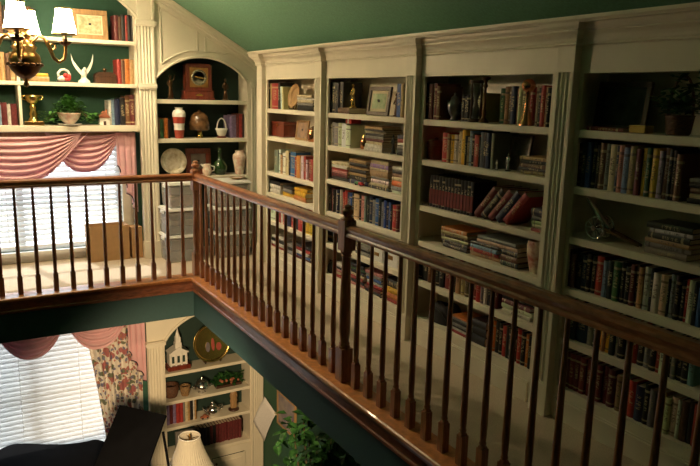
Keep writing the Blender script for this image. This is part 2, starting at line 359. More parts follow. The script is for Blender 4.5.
# ------------------------------------------------------------------ far wall built-in bookcase
FY = .88
def pilaster_poly(w, d, nfl=4, gd=.008):
    # cross-section: front at y=0 facing -y, back at y=d, x from 0 to w; shallow flutes
    m_ = .018; fw = (w-2*m_)/nfl; p = [(0, d), (0, 0), (m_, 0)]
    for i in range(nfl):
        a = m_+i*fw
        for k in range(1, 5):
            t = math.pi*k/5; p.append((a+fw/2-math.cos(t)*fw*.40, math.sin(t)*gd))
        if i < nfl-1: p.append((a+fw, 0))
    p += [(w-m_, 0), (w, 0), (w, d)]
    return p
def far_pilaster(parent, x0, x1, z0, z1, bands, base=True):
    mb = MB(); w = x1-x0
    M = Matrix.Translation((x0, FY-.03, 0))
    mb.prism(pilaster_poly(w, .05), z0, z1, 'z', M=M)
    for (a, b, e) in bands:
        mb.box(x0-e, x1+e, FY-.03-e, FY+.02, a, b)
        mb.box(x0-e*.6, x1+e*.6, FY-.03-e*.6, FY+.02, a-.014, a); mb.box(x0-e*.6, x1+e*.6, FY-.03-e*.6, FY+.02, b, b+.010)
    if base: mb.box(x0-.008, x1+.008, FY-.045, FY+.02, z0, z0+.17)
    return mb.build('pilaster', CREAM, parent, bevel=.0015)
def arch_pts(x0, x1, zs, rise, n=24):
    h = (x1-x0)/2; R = (h*h+rise*rise)/(2*rise); cx = (x0+x1)/2; zc = zs+rise-R
    return [(x0+(x1-x0)*i/n, zc+math.sqrt(max(R*R-(x0+(x1-x0)*i/n-cx)**2, 0))) for i in range(n+1)]
def arch_board(mb, pts, topf, y0, y1):
    for (xa, za), (xb, zb) in zip(pts[:-1], pts[1:]):
        mb.prism([(xa, za), (xb, zb), (xb, topf(xb)), (xa, topf(xa))], y0, y1, 'y')
LB = thing('built_in_bookcase', 'cream arched bookcase in the loft corner with clock and vases on its shelves', 'bookcase', (0, 0, 0))
top = lambda x: ceilz(x)-.002
pa = arch_pts(-.085, .855, 1.755, .215)
mb = MB(); arch_board(mb, pa, top, FY, FY+.03)
mb.box(.855, 1.035, FY, FY+.03, -.01, 1.755); mb.prism([(.855, 1.755), (1.035, 1.755), (1.035, top(1.035)), (.855, top(.855))], FY, FY+.03, 'y')
mb.prism([(-.255, -.01), (-.085, -.01), (-.085, top(-.085)), (-.255, top(-.255))], FY, FY+.03, 'y')
mb.build('arched_front', CREAM, LB)
mb = MB()                                              # moulding following the arch and raised spandrel panels
for y, e, r in ((FY-.008, 0.012, .012),):
    mb.tube([(x, y, z+e) for x, z in pa], r, 6)
for poly in ([(-.03, 1.93), (-.03, 2.43), (.33, 2.235), (.33, 2.035), (.22, 2.03), (.10, 1.985), (.02, 1.935), (-.03, 1.90)],
             [(.41, 2.035), (.41, 2.19), (.68, 2.045), (.60, 2.02), (.5, 2.04)]):
    pp = [Vector((x, FY-.003, z)) for x, z in poly]; pp.append(pp[0])
    for a, b in zip(pp[:-1], pp[1:]): mb.tube([a, b], .010, 6)
mb.build('panel_moulding', CREAM, LB)
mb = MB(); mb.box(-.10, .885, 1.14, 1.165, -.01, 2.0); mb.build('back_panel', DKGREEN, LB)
mb = MB(); mb.box(-.105, -.085, FY+.03, 1.14, -.01, 2.0); mb.build('side_panel', CREAM, LB)
mb = MB(); mb.box(.86, .885, FY+.03, 1.14, -.01, 2.0); mb.build('side_panel', CREAM, LB)
for zt in (1.56, 1.175, .79):
    mb = MB(); mb.box(-.084, .859, FY+.006, 1.139, zt-.04, zt); mb.build('shelf', CREAM, LB, bevel=.004)
far_pilaster(LB, -.255, -.10, -.01, 2.24, [(2.25, 2.285, .022), (1.665, 1.70, .012)])
mb = MB(); mb.box(-.255, -.10, FY-.03, FY, 2.297, top(-.1)-.1); mb.box(-.125, -.10, FY-.055, FY-.03, 2.297, top(-.1)-.1); mb.build('upper_block', CREAM, LB, bevel=.004)
mb = MB(); M = Matrix.Translation((.90, FY-.012, 0)); mb.prism(pilaster_poly(.10, .03, 3, .005), .0, 1.70, 'z', M=M); mb.box(.885, 1.03, FY-.03, FY, 1.70, 1.755); mb.build('pilaster', CREAM, LB, bevel=.0015)
# raking crown under the sloped ceiling
mb = MB()
for (dz0, dz1, ya) in ((-.03, -.003, .815), (-.06, -.03, .828), (-.085, -.06, .845), (-.12, -.085, .866)):
    mb.prism([(x, ceilz(x)+dz0) for x in (-1.8, 1.035)]+[(x, ceilz(x)+dz1) for x in (1.035, -1.8)], ya, FY, 'y')
struct(mb.build('trim_3', CREAM))

WB = thing('built_in_bookcase', 'cream shelves over the upper window, holding ivy, eagle figurine and framed landscape', 'bookcase', (0, 0, 0))
pw = arch_pts(-2.44, -.255, 2.315, .45, 30)
mb = MB(); arch_board(mb, pw, top, FY, FY+.03); mb.build('arched_front', CREAM, WB)
mb = MB(); mb.tube([(x, FY-.006, z+.012) for x, z in pw], .012, 6); mb.build('arch_moulding', CREAM, WB)
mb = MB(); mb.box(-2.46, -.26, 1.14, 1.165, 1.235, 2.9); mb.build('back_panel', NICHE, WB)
for x0 in (-.275, -2.46):
    mb = MB(); mb.box(x0, x0+.02, FY+.03, 1.14, 1.24, 2.5); mb.build('side_panel', CREAM, WB)
for zt, t in ((2.09, .035), (1.695, .035), (1.305, .055)):
    mb = MB(); mb.box(-2.44, -.276, FY-.004, 1.139, zt-t, zt); mb.build('shelf', CREAM, WB, bevel=.004)
for za, zb in ((1.306, 1.659), (1.696, 2.054)):
    mb = MB(); mb.box(-1.308, -1.283, FY+.004, 1.138, za, zb); mb.build('divider', CREAM, WB, bevel=.003)
far_pilaster(WB, -2.60, -2.445, -.01, 2.24, [(2.25, 2.285, .022), (1.665, 1.70, .012)])
mb = MB(); mb.box(-2.60, -2.445, FY, FY+.03, -.01, top(-2.6)); mb.build('side_board', CREAM, WB)

LW = thing('built_in_bookcase', 'cream arched bookcase in the lower room, under the loft corner', 'bookcase', (0, 0, 0))
pl = arch_pts(-.085, .87, -.945, .27)
mb = MB(); arch_board(mb, pl, lambda x: -.372, FY, FY+.03)
mb.box(.87, 1.035, FY, FY+.03, -3.1, -.372); mb.box(-.265, -.085, FY, FY+.03, -3.1, -.372); mb.box(-.085, .87, FY, FY+.03, -3.1, -2.99); mb.build('arched_front', CREAM, LW)
mb = MB(); mb.tube([(x, FY-.008, z+.014) for x, z in pl], .014, 6); mb.build('arch_moulding', CREAM, LW)
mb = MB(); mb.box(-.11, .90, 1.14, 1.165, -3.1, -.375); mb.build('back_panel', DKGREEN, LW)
for x0 in (-.105, .872):
    mb = MB(); mb.box(x0, x0+.02, FY+.03, 1.14, -3.1, -.375); mb.build('side_panel', CREAM, LW)
for zt in (-1.30, -1.62, -1.92, -2.27):
    mb = MB(); mb.box(-.084, .871, FY+.006, 1.139, zt-.035, zt); mb.build('shelf', CREAM, LW, bevel=.004)
far_pilaster(LW, -.262, -.105, -3.1, -.96, [(-.95, -.915, .022)])
mb = MB(); M = Matrix.Translation((.885, FY-.014, 0)); mb.prism(pilaster_poly(.14, .03, 4, .006), -3.1, -.96, 'z', M=M); mb.box(.872, 1.035, FY-.034, FY, -.96, -.915); mb.build('pilaster', CREAM, LW, bevel=.0015)
mb = MB(); mb.box(-.084, .871, FY, FY+.02, -2.40, -2.306); mb.box(-.084, -.03, FY, FY+.02, -2.99, -2.40); mb.box(.35, .41, FY, FY+.02, -2.99, -2.40); mb.box(.81, .871, FY, FY+.02, -2.99, -2.40); mb.build('cabinet_frame', CREAM, LW)
for x0, x1, kx in ((-.028, .348, .31), (.412, .808, .45)):
    mb = MB(); mb.box(x0, x1, FY-.016, FY-.001, -2.985, -2.405)
    mb.prism([(x0+.05, -2.935), (x1-.05, -2.935), (x1-.05, -2.455), (x0+.05, -2.455)], FY-.026, FY-.016, 'y'); d = mb.build('cabinet_door', CREAM, LW, bevel=.006)
    k = MB(); k.lathe([(.006, 0), (.006, .012), (.014, .018), (.014, .026), (.0, .03)], (0, 0, 0), 12, M=Matrix.Translation((kx, FY-.016, -2.46)) @ Matrix.Rotation(math.radians(90), 4, 'X')); k.build('knob', BRONZE, d)

# ------------------------------------------------------------------ the long wall of loft bookcases
XF, XP, XB = .768, .7234, 1.02
PR = [.20, -.9878, -2.2688, -3.5557, -4.8425]      # right-hand faces of the pilasters
PW = .113
BAYN = ['leftmost', 'second', 'third', 'rightmost']
SHZ = [[1.50, 1.24, .905, .70, .43], [1.50, 1.24, .967, .70, .43], [1.50, 1.24, .94, .70, .43], [1.50, 1.22, .967, .70, .43]]
STILE = [(.315, .175), (-.80, -1.028), (-2.10, -2.305), (-3.385, -3.58), (-4.67, -4.95)]
BLAB = ['cream bookcase bay nearest the far corner, narrowest of the loft row', 'cream bookcase bay behind the middle newel post, second from the corner',
        'cream bookcase bay third from the corner, holding the hourglass and the leaning books', 'cream bookcase bay cut by the right edge of the photo, holding the model cannon']
def side_poly(y0, y1):   # flutes on the face that looks towards -x
    return [(XP+p[1], y0+p[0]) for p in pilaster_poly(y1-y0, XF-XP, 3, .009)]
INT = []
for b in range(4):
    yl = .285 if b == 0 else PR[b]+PW/2-.02
    yr = PR[b+1]+PW/2+.02
    INT.append((yl, yr))
    t = thing('bookcase', BLAB[b], 'bookcase', (0, 0, 0), 0, 'row of loft bookcases')
    mb = MB(); mb.box(XB, XB+.015, yr-.0195, yl+.0195, -.012, 1.98); mb.build('back_panel', CREAM, t)
    for yy in ((yl, yl+.0195), (yr-.0195, yr)):
        mb = MB(); mb.box(XF+.018, XB, yy[0], yy[1], -.012, 1.98); mb.build('side_panel', CREAM, t)
    mb = MB(); mb.box(XF+.018, XB, yr, yl, 1.78, 1.798); mb.box(XF+.018, XB, yr, yl, 1.96, 1.98); mb.build('top_panel', CREAM, t)
    f = MB()
    sl = STILE[b] if b == 0 else (PR[b]-.0005, STILE[b][1]); sr = (STILE[b+1][0], PR[b+1]+PW+.0005) if b < 3 else STILE[4]
    f.box(XF, XF+.018, sl[1], sl[0], -.012, 1.98); f.box(XF, XF+.018, sr[1], sr[0], -.012, 1.98)
    f.box(XF, XF+.018, sr[0], sl[1], 1.77, 1.98); f.box(XF, XF+.018, sr[0], sl[1], -.012, .165)
    f.build('face_frame', CREAM, t)
    mb = MB(); mb.box(XF-.012, XF, sr[0], sl[1], -.012, .10); mb.box(XF-.007, XF, sr[0], sl[1], .10, .112); mb.build('plinth', CREAM, t, bevel=.003)
    for zt in SHZ[b]+[.165]:
        mb = MB(); mb.box(XF+.0185, XB, yr+.0005, yl-.0005, zt-.037, zt)
        if zt > .2: mb.box(XF+.002, XF+.0185, sr[0]+.0005, sl[1]-.0005, zt-.037, zt)
        mb.build('shelf', CREAM, t, bevel=.002)
    pls = [(PR[b+1], PR[b+1]+PW)]
    if b == 0: pls.append((.20, .315))
    for (y0, y1) in pls:
        p = MB(); p.prism(side_poly(y0, y1), .17, 1.775); p.box(XP, XF, y0, y1, 1.775, 1.925)
        p.box(XP-.006, XF, y0-.004, y1+.004, -.012, .16); p.box(XP-.003, XF, y0-.002, y1+.002, .16, .17); p.build('pilaster', CREAM, t, bevel=.0015)
prof = [(-.015, 1.898), (.008, 1.898), (.012, 1.904), (.008, 1.912), (.012, 1.918), (.014, 1.930), (.022, 1.945), (.036, 1.957), (.042, 1.960), (.042, 1.968), (.052, 1.972), (.060, 1.984), (.062, 1.999), (-.015, 1.999)]
pth = [(1.02, .317), (XP, .317), (XP, .20), (XF, .20)]
for k in (1, 2, 3, 4): pth += [(XF, PR[k]+PW), (XP, PR[k]+PW), (XP, PR[k]), (XF, PR[k])]
pth += [(XF, -4.95)]
mb = MB(); mb.sweep(pth, prof); mb.sweep([(1.02, .317), (XP, .317), (XP, -4.95)], [(-.04, 1.999), (.060, 1.999), (.064, 2.006), (.071, 2.010), (.071, 2.026), (-.04, 2.026)]); mb.box(XF-.01, 1.035, -4.95, .30, 1.985, 1.998)
struct(mb.build('trim_4', CREAM))
mb = MB(); mb.box(.76, 1.04, -4.97, -4.951, -.012, 1.98); struct(mb.build('trim_5', CREAM))

# ------------------------------------------------------------------ railings
RPROF = [(-.032, .868), (-.032, .880), (-.024, .888), (-.026, .898), (-.031, .910), (-.027, .922), (-.014, .930), (.014, .930), (.027, .922), (.031, .910), (.026, .898), (.024, .888), (.032, .880), (.032, .868), (.018, .862), (-.018, .862)]
def newel(mb):
    mb.box(-.038, .038, -.038, .038, 0, .20)
    mb.lathe([(.034, .20), (.036, .208), (.030, .218), (.033, .226), (.026, .24), (.033, .30), (.034, .36), (.030, .55), (.026, .70), (.025, .74), (.032, .748), (.025, .757), (.034, .768), (.034, .78)], (0, 0, 0), 18)
    mb.box(-.038, .038, -.038, .038, .78, .955)
    mb.lathe([(.040, .955), (.040, .963), (.026, .970), (.020, .978), (.031, .986), (.036, .998), (.033, 1.010), (.022, 1.017), (.020, 1.021), (.025, 1.028), (.020, 1.036), (.008, 1.040), (0, 1.041)], (0, 0, 0), 18)
def baluster_mesh():
    mb = MB(); mb.box(-.019, .019, -.019, .019, 0, .145)
    mb.prism([(-.019, 0), (.019, 0), (.012, .012), (-.012, .012)], -.012, .012, 'y', M=Matrix.Translation((0, 0, .145)))
    mb.lathe([(.016, .150), (.013, .160), (.017, .168), (.013, .178), (.015, .20), (.0165, .26), (.0155, .34), (.0125, .60), (.0105, .80), (.010, .864)], (0, 0, 0), 12)
    return mb
RL = thing('loft_railing', 'cherry wood balustrade running left from the corner, in front of the upper window', 'railing', (0, 0, 0))
RR = thing('loft_railing', 'cherry wood balustrade running from the corner to the right, along the bookcases', 'railing', (0, 0, 0))
mb = MB(); mb.sweep([(-4.64, 0), (-.039, 0)], RPROF); mb.build('handrail', CHERRYX, RL)
mb = MB(); mb.sweep([(0, -.039), (0, -2.633)], RPROF); mb.build('handrail', CHERRYX, RR)
mb = MB(); mb.sweep([(0, -2.711), (0, -6.2)], RPROF); mb.build('handrail', CHERRYX, RR)
mb = MB(); newel(mb); mb.build('newel_post', CHERRY, RR, bevel=.003)
mb = MB(); newel(mb); o = mb.build('newel_post', CHERRY, RR, bevel=.003); o.location = (0, -2.672, 0)
b0 = baluster_mesh().build('baluster', CHERRY, RL); n = 0
for k in range(1, 31):
    o = b0 if k == 1 else b0.copy()
    if k > 1: C.objects.link(o)
    o.location = (-(k*.1339-.0044), 0, 0)
for k in range(1, 46):
    if k == 20: continue
    o = b0.copy(); C.objects.link(o); o.parent = RR; o.location = (0, -k*.1336, 0)
mb = MB(); newel(mb); o = mb.build('newel_post', CHERRY, RR, bevel=.003); o.location = (0, -6.24, 0)

# ------------------------------------------------------------------ books
COL = {'k': ('black', (.012, .012, .014)), 'n': ('navy', (.018, .026, .075)), 'b': ('blue', (.03, .10, .30)), 'c': ('pale blue', (.22, .33, .45)), 'r': ('red', (.36, .035, .03)),
       'm': ('maroon', (.14, .022, .025)), 'g': ('green', (.04, .12, .05)), 'w': ('white', (.68, .66, .60)), 'i': ('cream', (.60, .50, .32)), 't': ('tan', (.42, .26, .11)),
       'y': ('yellow', (.72, .42, .03)), 'o': ('orange', (.55, .17, .03)), 'p': ('pink', (.52, .20, .20)), 'v': ('lilac', (.26, .19, .36)), 'e': ('grey', (.22, .21, .20)), 's': ('brown', (.13, .06, .03))}
ORD = ['first', 'second', 'third', 'fourth', 'fifth', 'sixth', 'seventh', 'eighth', 'ninth', 'tenth', 'eleventh', 'twelfth', 'thirteenth', 'fourteenth', 'fifteenth', 'sixteenth', 'seventeenth', 'eighteenth',
       'nineteenth', 'twentieth'] + ['twenty-'+s for s in ('first', 'second', 'third', 'fourth', 'fifth', 'sixth', 'seventh', 'eighth', 'ninth')] + ['thirtieth']
def book(c, t, h, d, label, group, soft=False):
    n, rgb = COL[c]; ct = .0022 if soft else .0035; b = min(t*.18, .007)
    mb = MB(); k = 5
    outer = [(d, -t/2), (0, -t/2)]+[(-b*math.sin(math.pi*i/k), -t/2+t*i/k) for i in range(1, k)]+[(0, t/2), (d, t/2)]
    ti = t/2-ct
    inner = [(d, ti), (ct, ti)]+[(ct-b*math.sin(math.pi*i/k), ti-2*ti*i/k) for i in range(1, k)]+[(ct, -ti), (d, -ti)]
    no = len(outer); poly = outer+inner
    vs = [(p[0], p[1], 0) for p in poly]+[(p[0], p[1], h) for p in poly]; N = len(poly); fs = []
    for i in range(N): fs.append((i, (i+1) % N, N+(i+1) % N, N+i))
    ni = len(inner)
    for i in range(no-1):                              # caps as quads between outer and inner outline
        a, a2, q, q2 = i, i+1, N-1-i, N-2-i
        fs.append((a, q, q2, a2)); fs.append((N+a, N+a2, N+q2, N+q))
    mb.add(vs, fs)
    o = mb.build('book', BOOK)
    o.color = tuple(min(1, max(0, x*random.uniform(.8, 1.25))) for x in rgb)+(1,)
    p = MB(); p.box(ct+.0006, d-.004, -ti+.0003, ti-.0003, .003, h-.003); p.build('pages', PAGES, o)
    for a, b2 in ((' from the left on the ', ' from left, '), (' from the bottom of the ', ' from bottom of '), (' topmost of the ', ' topmost of '), (' lowest of the ', ' lowest of '), (' on the ', ', '), (' of the second bay', ', second bay'),
                  (' of the third bay', ', third bay'), (' of the leftmost bay', ', leftmost bay'), (' of the rightmost bay', ', rightmost bay'), (' lying alone, ', ' lying alone on ')):
        label = label.replace(a, b2)
    o['code'] = c
    return tag(o, label, 'book', group)
def colname(c): return COL[c][0]
def parse(s):
    r = []
    for q in s.split():
        c = q[0]; a, h = q[1:].split('/'); r.append((c, float(a)/1000, float(h)/1000))
    return r
ROWTXT = {}
class Row:
    cnt = {}
def row(key, place, z, y0, spec, x=.80, far=False, lim=None, depth=(.15, .19), panel=False):
    # upright books side by side; right wall: from y0 towards -y, far wall: from x0 towards +x
    items = parse(spec); tot = sum(i[1] for i in items); sc = 1.0
    if lim is not None: sc = min(1.0, abs(lim-y0)/tot)
    p = y0
    for c, t, h in items:
        t *= sc; n = Row.cnt.get(key, 0); Row.cnt[key] = n+1
        tt = t-.0012
        lab = f'{colname(c)} upright book, {ORD[n]} from the left on {place}'
        o = book(c, tt, h, random.uniform(*depth), lab, f'upright books on {place}')
        dx = random.uniform(-.004, .012)
        if panel:
            o['label'] = f'black book with red spine panel, {ORD[n]} from left, third shelf, third bay'
            pm = MB(); pm.box(-.0064, -.003, -tt*.40, tt*.40, .022, .118); pm.build('spine_panel', mat('dark_red_cloth', (.20, .022, .022), .6, noise=.2), o)
            dx = 0
        if far: o.location = (p+t/2, x+dx, z+.0005); o.rotation_euler = (0, 0, math.pi/2); p += t
        else: o.location = (x+dx, p-t/2, z+.0005); p -= t
    return p
def stack(place, z, y0, y1, spec, x=.80, far=False, depth=.17, yaw=.05, centre=True, word='lying'):
    # a pile of lying books, bottom first; spec like 'k28 m30'
    its = [(q[0], float(q[1:])/1000) for q in spec.split()]
    L = abs(y0-y1)
    for n, (c, t) in enumerate(its):
        l = L*random.uniform(.86, .98); off = (L-l)*random.uniform(.2, .8)
        if len(its) == 1: pos = 'lying alone on'
        elif n == len(its)-1: pos = 'topmost of'
        elif n == 0: pos = 'lowest of'
        else: pos = f'{ORD[n]} from the bottom of'
        o = book(c, t-.0008, l, depth*random.uniform(.85, 1.0), f'{colname(c)} book, {pos} {place}', f'books lying in {place}', soft=t < .02)
        a = random.uniform(-yaw, yaw)
        if far: o.location = (y0+off, x+random.uniform(0, .01), z+t/2); o.rotation_euler = (math.pi/2, 0, math.pi/2+a)
        else: o.location = (x+random.uniform(0, .012)+max(0, a)*l*0+abs(a)*l*.5, y0-off, z+t/2); o.rotation_euler = (math.pi/2, 0, a)
        z += t
    return z
def lean(c, t, h, d, x, yb, z, ang, label, group):
    # top tips towards -y; yb is the left bottom corner, pivot on the right bottom corner
    o = book(c, t, h, d, label, group); o.rotation_euler = (ang, 0, 0)
    o.location = (x, yb-t/2*math.cos(ang)-0, z+t/2*math.sin(abs(ang))+.0006)
    return o
ROWS = {
 '1A': (1.5, 'k81/230 t48/235 r136/237 k49/243', 0.275),
 '1C': (0.905, 'e78/212 w46/221 t45/176 w57/198 i69/222 k29/207 b114/220 r39/181 o68/198 t27/187 w44/202 r43/204 w33/176 m55/186 r45/189', 0.071),
 '1E': (0.43, 'w139/207 i77/201 r63/176 w50/202 r85/176 n78/195 r76/175 k80/170 r112/205 y86/178 y74/179', 0.199),
 '2A': (1.5, 'k63/241 k62/239 k60/232 k57/241', -0.959),
 '2A2': (1.5, 'b55/226 t36/229', -1.936),
 '2B': (1.24, 'i48/169 e44/184 e58/179 i55/184 w67/183 w69/171', -0.998),
 '2D': (0.7, 'k40/192 r29/187 k31/186 e34/185 n31/190 e50/197 r35/183 r40/199 n39/191 b38/190 k31/203 i75/195 k28/191 p56/195 e32/200 k33/184 n41/206 e43/184 b47/201 k37/203 e37/183 b29/202 n28/192 b26/197 k22/183 r51/184 m29/187', -1.012),
 '3A': (1.5, 'k39/229 k35/206 m43/223 k17/228 m31/228 s34/210', -2.228),
 '3A2': (1.5, 'e33/162 i29/165 t27/171', -2.675),
 '3A3': (1.5, 'g32/199 t30/209 s24/210 n39/211 t23/198 i26/212 i30/198 r30/202 r24/207', -2.904),
 '3A4': (1.5, 'i15/213 k17/202 r30/213 t16/206 k15/201', -3.254),
 '3B': (1.24, 'r61/183 t26/177 y29/173 i44/176 i29/198 y38/210 k16/176 t19/172 c22/209 k22/191 r48/186 k10/179', -2.469),
 '3B2': (1.24, 'e23/206 k34/209 n35/204 e25/204', -2.831),
 '3E': (0.43, 'k73/172 k70/197 s39/171 w38/185 k46/195 k45/174 m53/192 r39/198 k27/189 t43/194 t41/173 s41/183 k29/174 m43/195 r43/179 e24/184 w24/200 k34/196 e34/199 m30/184', -2.249),
 '3F': (0.165, 'o47/190 k33/196 k29/189 r36/185 k25/188 k28/182 k34/187 r31/202 k33/201 o26/193 k24/190', -3.013),
 '4B': (1.22, 'k25/211 s25/205 k27/210 b31/222 k22/224 k21/212 s33/222 e26/222 i39/220 n16/219 p28/221 c31/212 t36/220 m29/210 y24/215 g25/221 y34/220 v25/210 s27/226 k19/219 k17/217 s33/203', -3.538),
 '4D': (0.7, 'm34/187 s30/176 k37/191 n29/184 k26/196 k28/190 r43/196 c30/180 k36/190 g38/194 k23/197 k30/180 m27/197 k16/198 t27/192 w32/202 k17/201 w36/186 i38/186 k10/173 e28/197 k24/201 k21/184 r14/192 w29/193 k20/193 b23/173', -3.547),
 '4E': (0.43, 'k57/198 n71/192 e34/195 k28/188 y33/194 t19/198 y29/194 k31/197 w15/176 k37/180 e33/188 r35/195 k34/182 e34/196 k33/194 r22/176 w35/189 k21/182 e23/177 k26/179 k32/185 c30/180', -3.584),
 '4F': (0.165, 'm36/193 m35/192 m35/195 m36/194 m34/196 m34/196 m34/193 m32/197 m40/192', -3.59),
 '4F2': (0.165, 't30/182 e38/178 r41/182 n47/173 k27/196 e30/181 e21/170 t27/189 i28/172 i30/186 w18/180 s34/188 k26/200 r24/195', -3.92),
}
PL = {'1A': 'the top shelf of the leftmost bay', '1C': 'the third shelf of the leftmost bay', '1E': 'the fifth shelf of the leftmost bay', '2A': 'the top shelf of the second bay', '2B': 'the second shelf of the second bay',
      '2D': 'the fourth shelf of the second bay', '3A': 'the top shelf of the third bay', '3B': 'the second shelf of the third bay', '3E': 'the fifth shelf of the third bay', '3F': 'the bottom shelf of the third bay',
      '4B': 'the second shelf of the rightmost bay', '4D': 'the fourth shelf of the rightmost bay', '4E': 'the fifth shelf of the rightmost bay', '4F': 'the bottom shelf of the rightmost bay'}
for key, (z, spec, y0) in ROWS.items():
    k2 = key[:2]; b = int(key[0])-1; yl, yr = INT[b]
    back = key in ('3A2', '3A3')                      # the hourglass and the bronze vase stand in front of these
    row(k2, PL[k2], z, min(y0, yl-.002), spec, x=.868 if back else .80, lim=yr+.003, depth=(.11, .135) if back else (.15, .19))
# two books leaning beside the upright ones, leftmost bay
lean('w', .026, .205, .16, .80, -.068, 1.50, -.08, 'white book leaning left beside the plate, top shelf of the leftmost bay', 'leaning books by the plate')
lean('i', .028, .200, .16, .80, -.098, 1.50, -.08, 'cream book leaning behind the white one, top shelf of the leftmost bay', 'leaning books by the plate')
# encyclopedia set and the leaning volumes, third bay
q = row('3C', 'the third shelf of the third bay', .94, -2.372, ' '.join('k31/%d' % (205+(i*7) % 5) for i in range(14)), panel=True)
xx = -2.815
for i, c in enumerate('mkmnr'):
    nm = ['maroon', 'black', 'second maroon', 'navy', 'red'][i]
    lean(c, .044, .235, .16, .80, xx, .94, math.radians(42), f'{nm} book leaning on the third shelf of the third bay, {ORD[i]} of the slanted ones', 'slanted books in the third bay'); xx -= .0625
stack('the pile right of the slanted books, third bay', .94, -3.275, -3.465, 'r18 i18 i22 k28 n40')
# piles, leftmost bay
z = stack('the small pile beside the plate, leftmost bay', 1.50, -.38, -.70, 'k45 e22 i26 w20 i24')
stack('the left heap of cases, fourth shelf of the leftmost bay', .70, .205, -.07, 'w42 w42 k30', yaw=.04)
stack('the middle heap with yellow, fourth shelf of the leftmost bay', .70, -.09, -.32, 'y40 e34 k28', yaw=.1)
stack('the right yellow heap, fourth shelf of the leftmost bay', .70, -.34, -.61, 'o38 y46 y30', yaw=.1)
stack('the left pile on the bottom shelf of the leftmost bay', .165, .15, -.16, 'r28 w34 k26 w30')
stack('the middle pile on the bottom shelf of the leftmost bay', .165, -.185, -.365, 'e34 k36 e24')
stack('the right pile on the bottom shelf of the leftmost bay', .165, -.39, -.70, 'm24 b26 w30 r28 k28')
# piles, second bay
stack('the top shelf of the second bay, under the golden figurine', 1.50, -1.135, -1.335, 's46', yaw=.02)
z = stack('the broad middle pile, second shelf of the second bay', 1.24, -1.53, -1.80, 'w26 w26 i20 m20 e20 k18 i16 k14 t20', yaw=.07)
stack('the right pile on the second shelf of the second bay', 1.24, -1.965, -2.10, 'k38 e30 w20 r26 n26')
stack('the leftmost pile on the third shelf of the second bay', .967, -1.035, -1.30, 'k28 m28 p22 r20 w24 i26')
stack('the second pile on the third shelf of the second bay', .967, -1.315, -1.595, 'n34 k34 t20 k28 t24 k26 t26')
stack('the third pile on the third shelf of the second bay', .967, -1.62, -1.885, 'k24 i20 w28 e20 t44 i20 v28 i26')
stack('the rightmost pile on the third shelf of the second bay', .967, -1.91, -2.14, 'w22 e30 o38 i26 t26 k22 w26')
stack('the grey pile on the fifth shelf of the second bay', .43, -1.45, -1.66, 'e26 k20 e24')
stack('the leftmost pile on the bottom shelf of the second bay', .165, -1.09, -1.32, 'r22 i24 p22 k24 w22')
stack('the second pile on the bottom shelf of the second bay', .165, -1.335, -1.59, 'p24 k28 r24 i22 k24 g24 k30')
stack('the third pile on the bottom shelf of the second bay', .165, -1.605, -1.84, 'k24 m24 r24 w26 b24 e24 p26')
stack('the rightmost pile on the bottom shelf of the second bay', .165, -1.87, -2.08, 'r30 o38 y46 k56')
# piles, third bay
stack('the pile at the right of the second shelf, third bay', 1.24, -3.15, -3.375, 't22 k16 s20 k20 t18', yaw=.04)
stack('the tan pile on the fourth shelf of the third bay', .70, -2.50, -2.77, 'k26 k22 i16 s20 t22 o24')
stack('the colourful pile under the broad flat books, third bay', .70, -2.785, -3.04, 't28 r24 c22 k20')
stack('the dark pile under the broad flat books, third bay', .70, -3.06, -3.20, 'k30 s34 k30')
stack('the broad flat pair atop two piles, third bay', .7945, -2.84, -3.20, 'i20 e22', yaw=.02, depth=.20)
stack('the pile on the fifth shelf of the third bay', .43, -3.085, -3.34, 'i24 i26 m26 k30')
stack('the pile with the orange top, bottom shelf of the third bay', .165, -2.645, -2.84, 'r18 w18 k14 e18 k14 e18 o12')
stack('the black pile on the bottom shelf of the third bay', .165, -2.855, -2.995, 'k56 k50 k46', yaw=.02)
# piles, rightmost bay
stack('the top shelf of the rightmost bay, before the dark picture', 1.50, -3.60, -3.82, 'm18', x=.785, depth=.07, yaw=.01)
stack('the pile at the right of the second shelf, rightmost bay', 1.22, -4.155, -4.38, 'k24 i20 s24 k22 e18')
stack('the pile beside the cannon, rightmost bay', .967, -3.975, -4.21, 'e30 e22 t20 k26 w18 k28')

# far wall, window shelves
row('WT', 'the top shelf over the upper window', 2.09, -1.60, 's62/250 m50/240 k45/262 s58/270 k40/245 t48/270 m50/255 k42/262 s50/250 k40/240', x=.955, far=True)
row('WT', 'the top shelf over the upper window', 2.09, -.445, 'm38/235 s30/225 k34/245 r20/240 k34/245 k26/240', x=.955, far=True)
row('WM', 'the middle shelf over the upper window', 1.695, -1.52, 't46/240 y40/250 t44/245 s40/238 t44/250', x=.955, far=True)
stack('the middle shelf over the upper window, behind the chandelier', 1.695, -1.225, -1.03, 't46 y30', x=.955, far=True, yaw=.02)
row('WM', 'the middle shelf over the upper window', 1.695, -.433, 'r38/228 s34/222 o44/236 t44/232', x=.955, far=True)
row('WL', 'the lowest shelf over the upper window', 1.305, -1.56, 'n40/190 r44/195 c30/180 m48/200 w28/186 m50/190', x=.955, far=True)
row('WL', 'the lowest shelf over the upper window', 1.305, -.528, 'w26/235 c30/240 n50/248 k48/262 s46/280 m44/290', x=.955, far=True)
# far wall, arched corner bookcase
row('AR', 'the middle shelf of the arched loft bookcase', 1.175, -.080, 's38/205 g40/190 o38/200 k28/188', x=.955, far=True)
row('AR', 'the middle shelf of the arched loft bookcase', 1.175, .688, 'v44/230 v30/238 m32/248 r36/250 k20/245', x=.955, far=True)
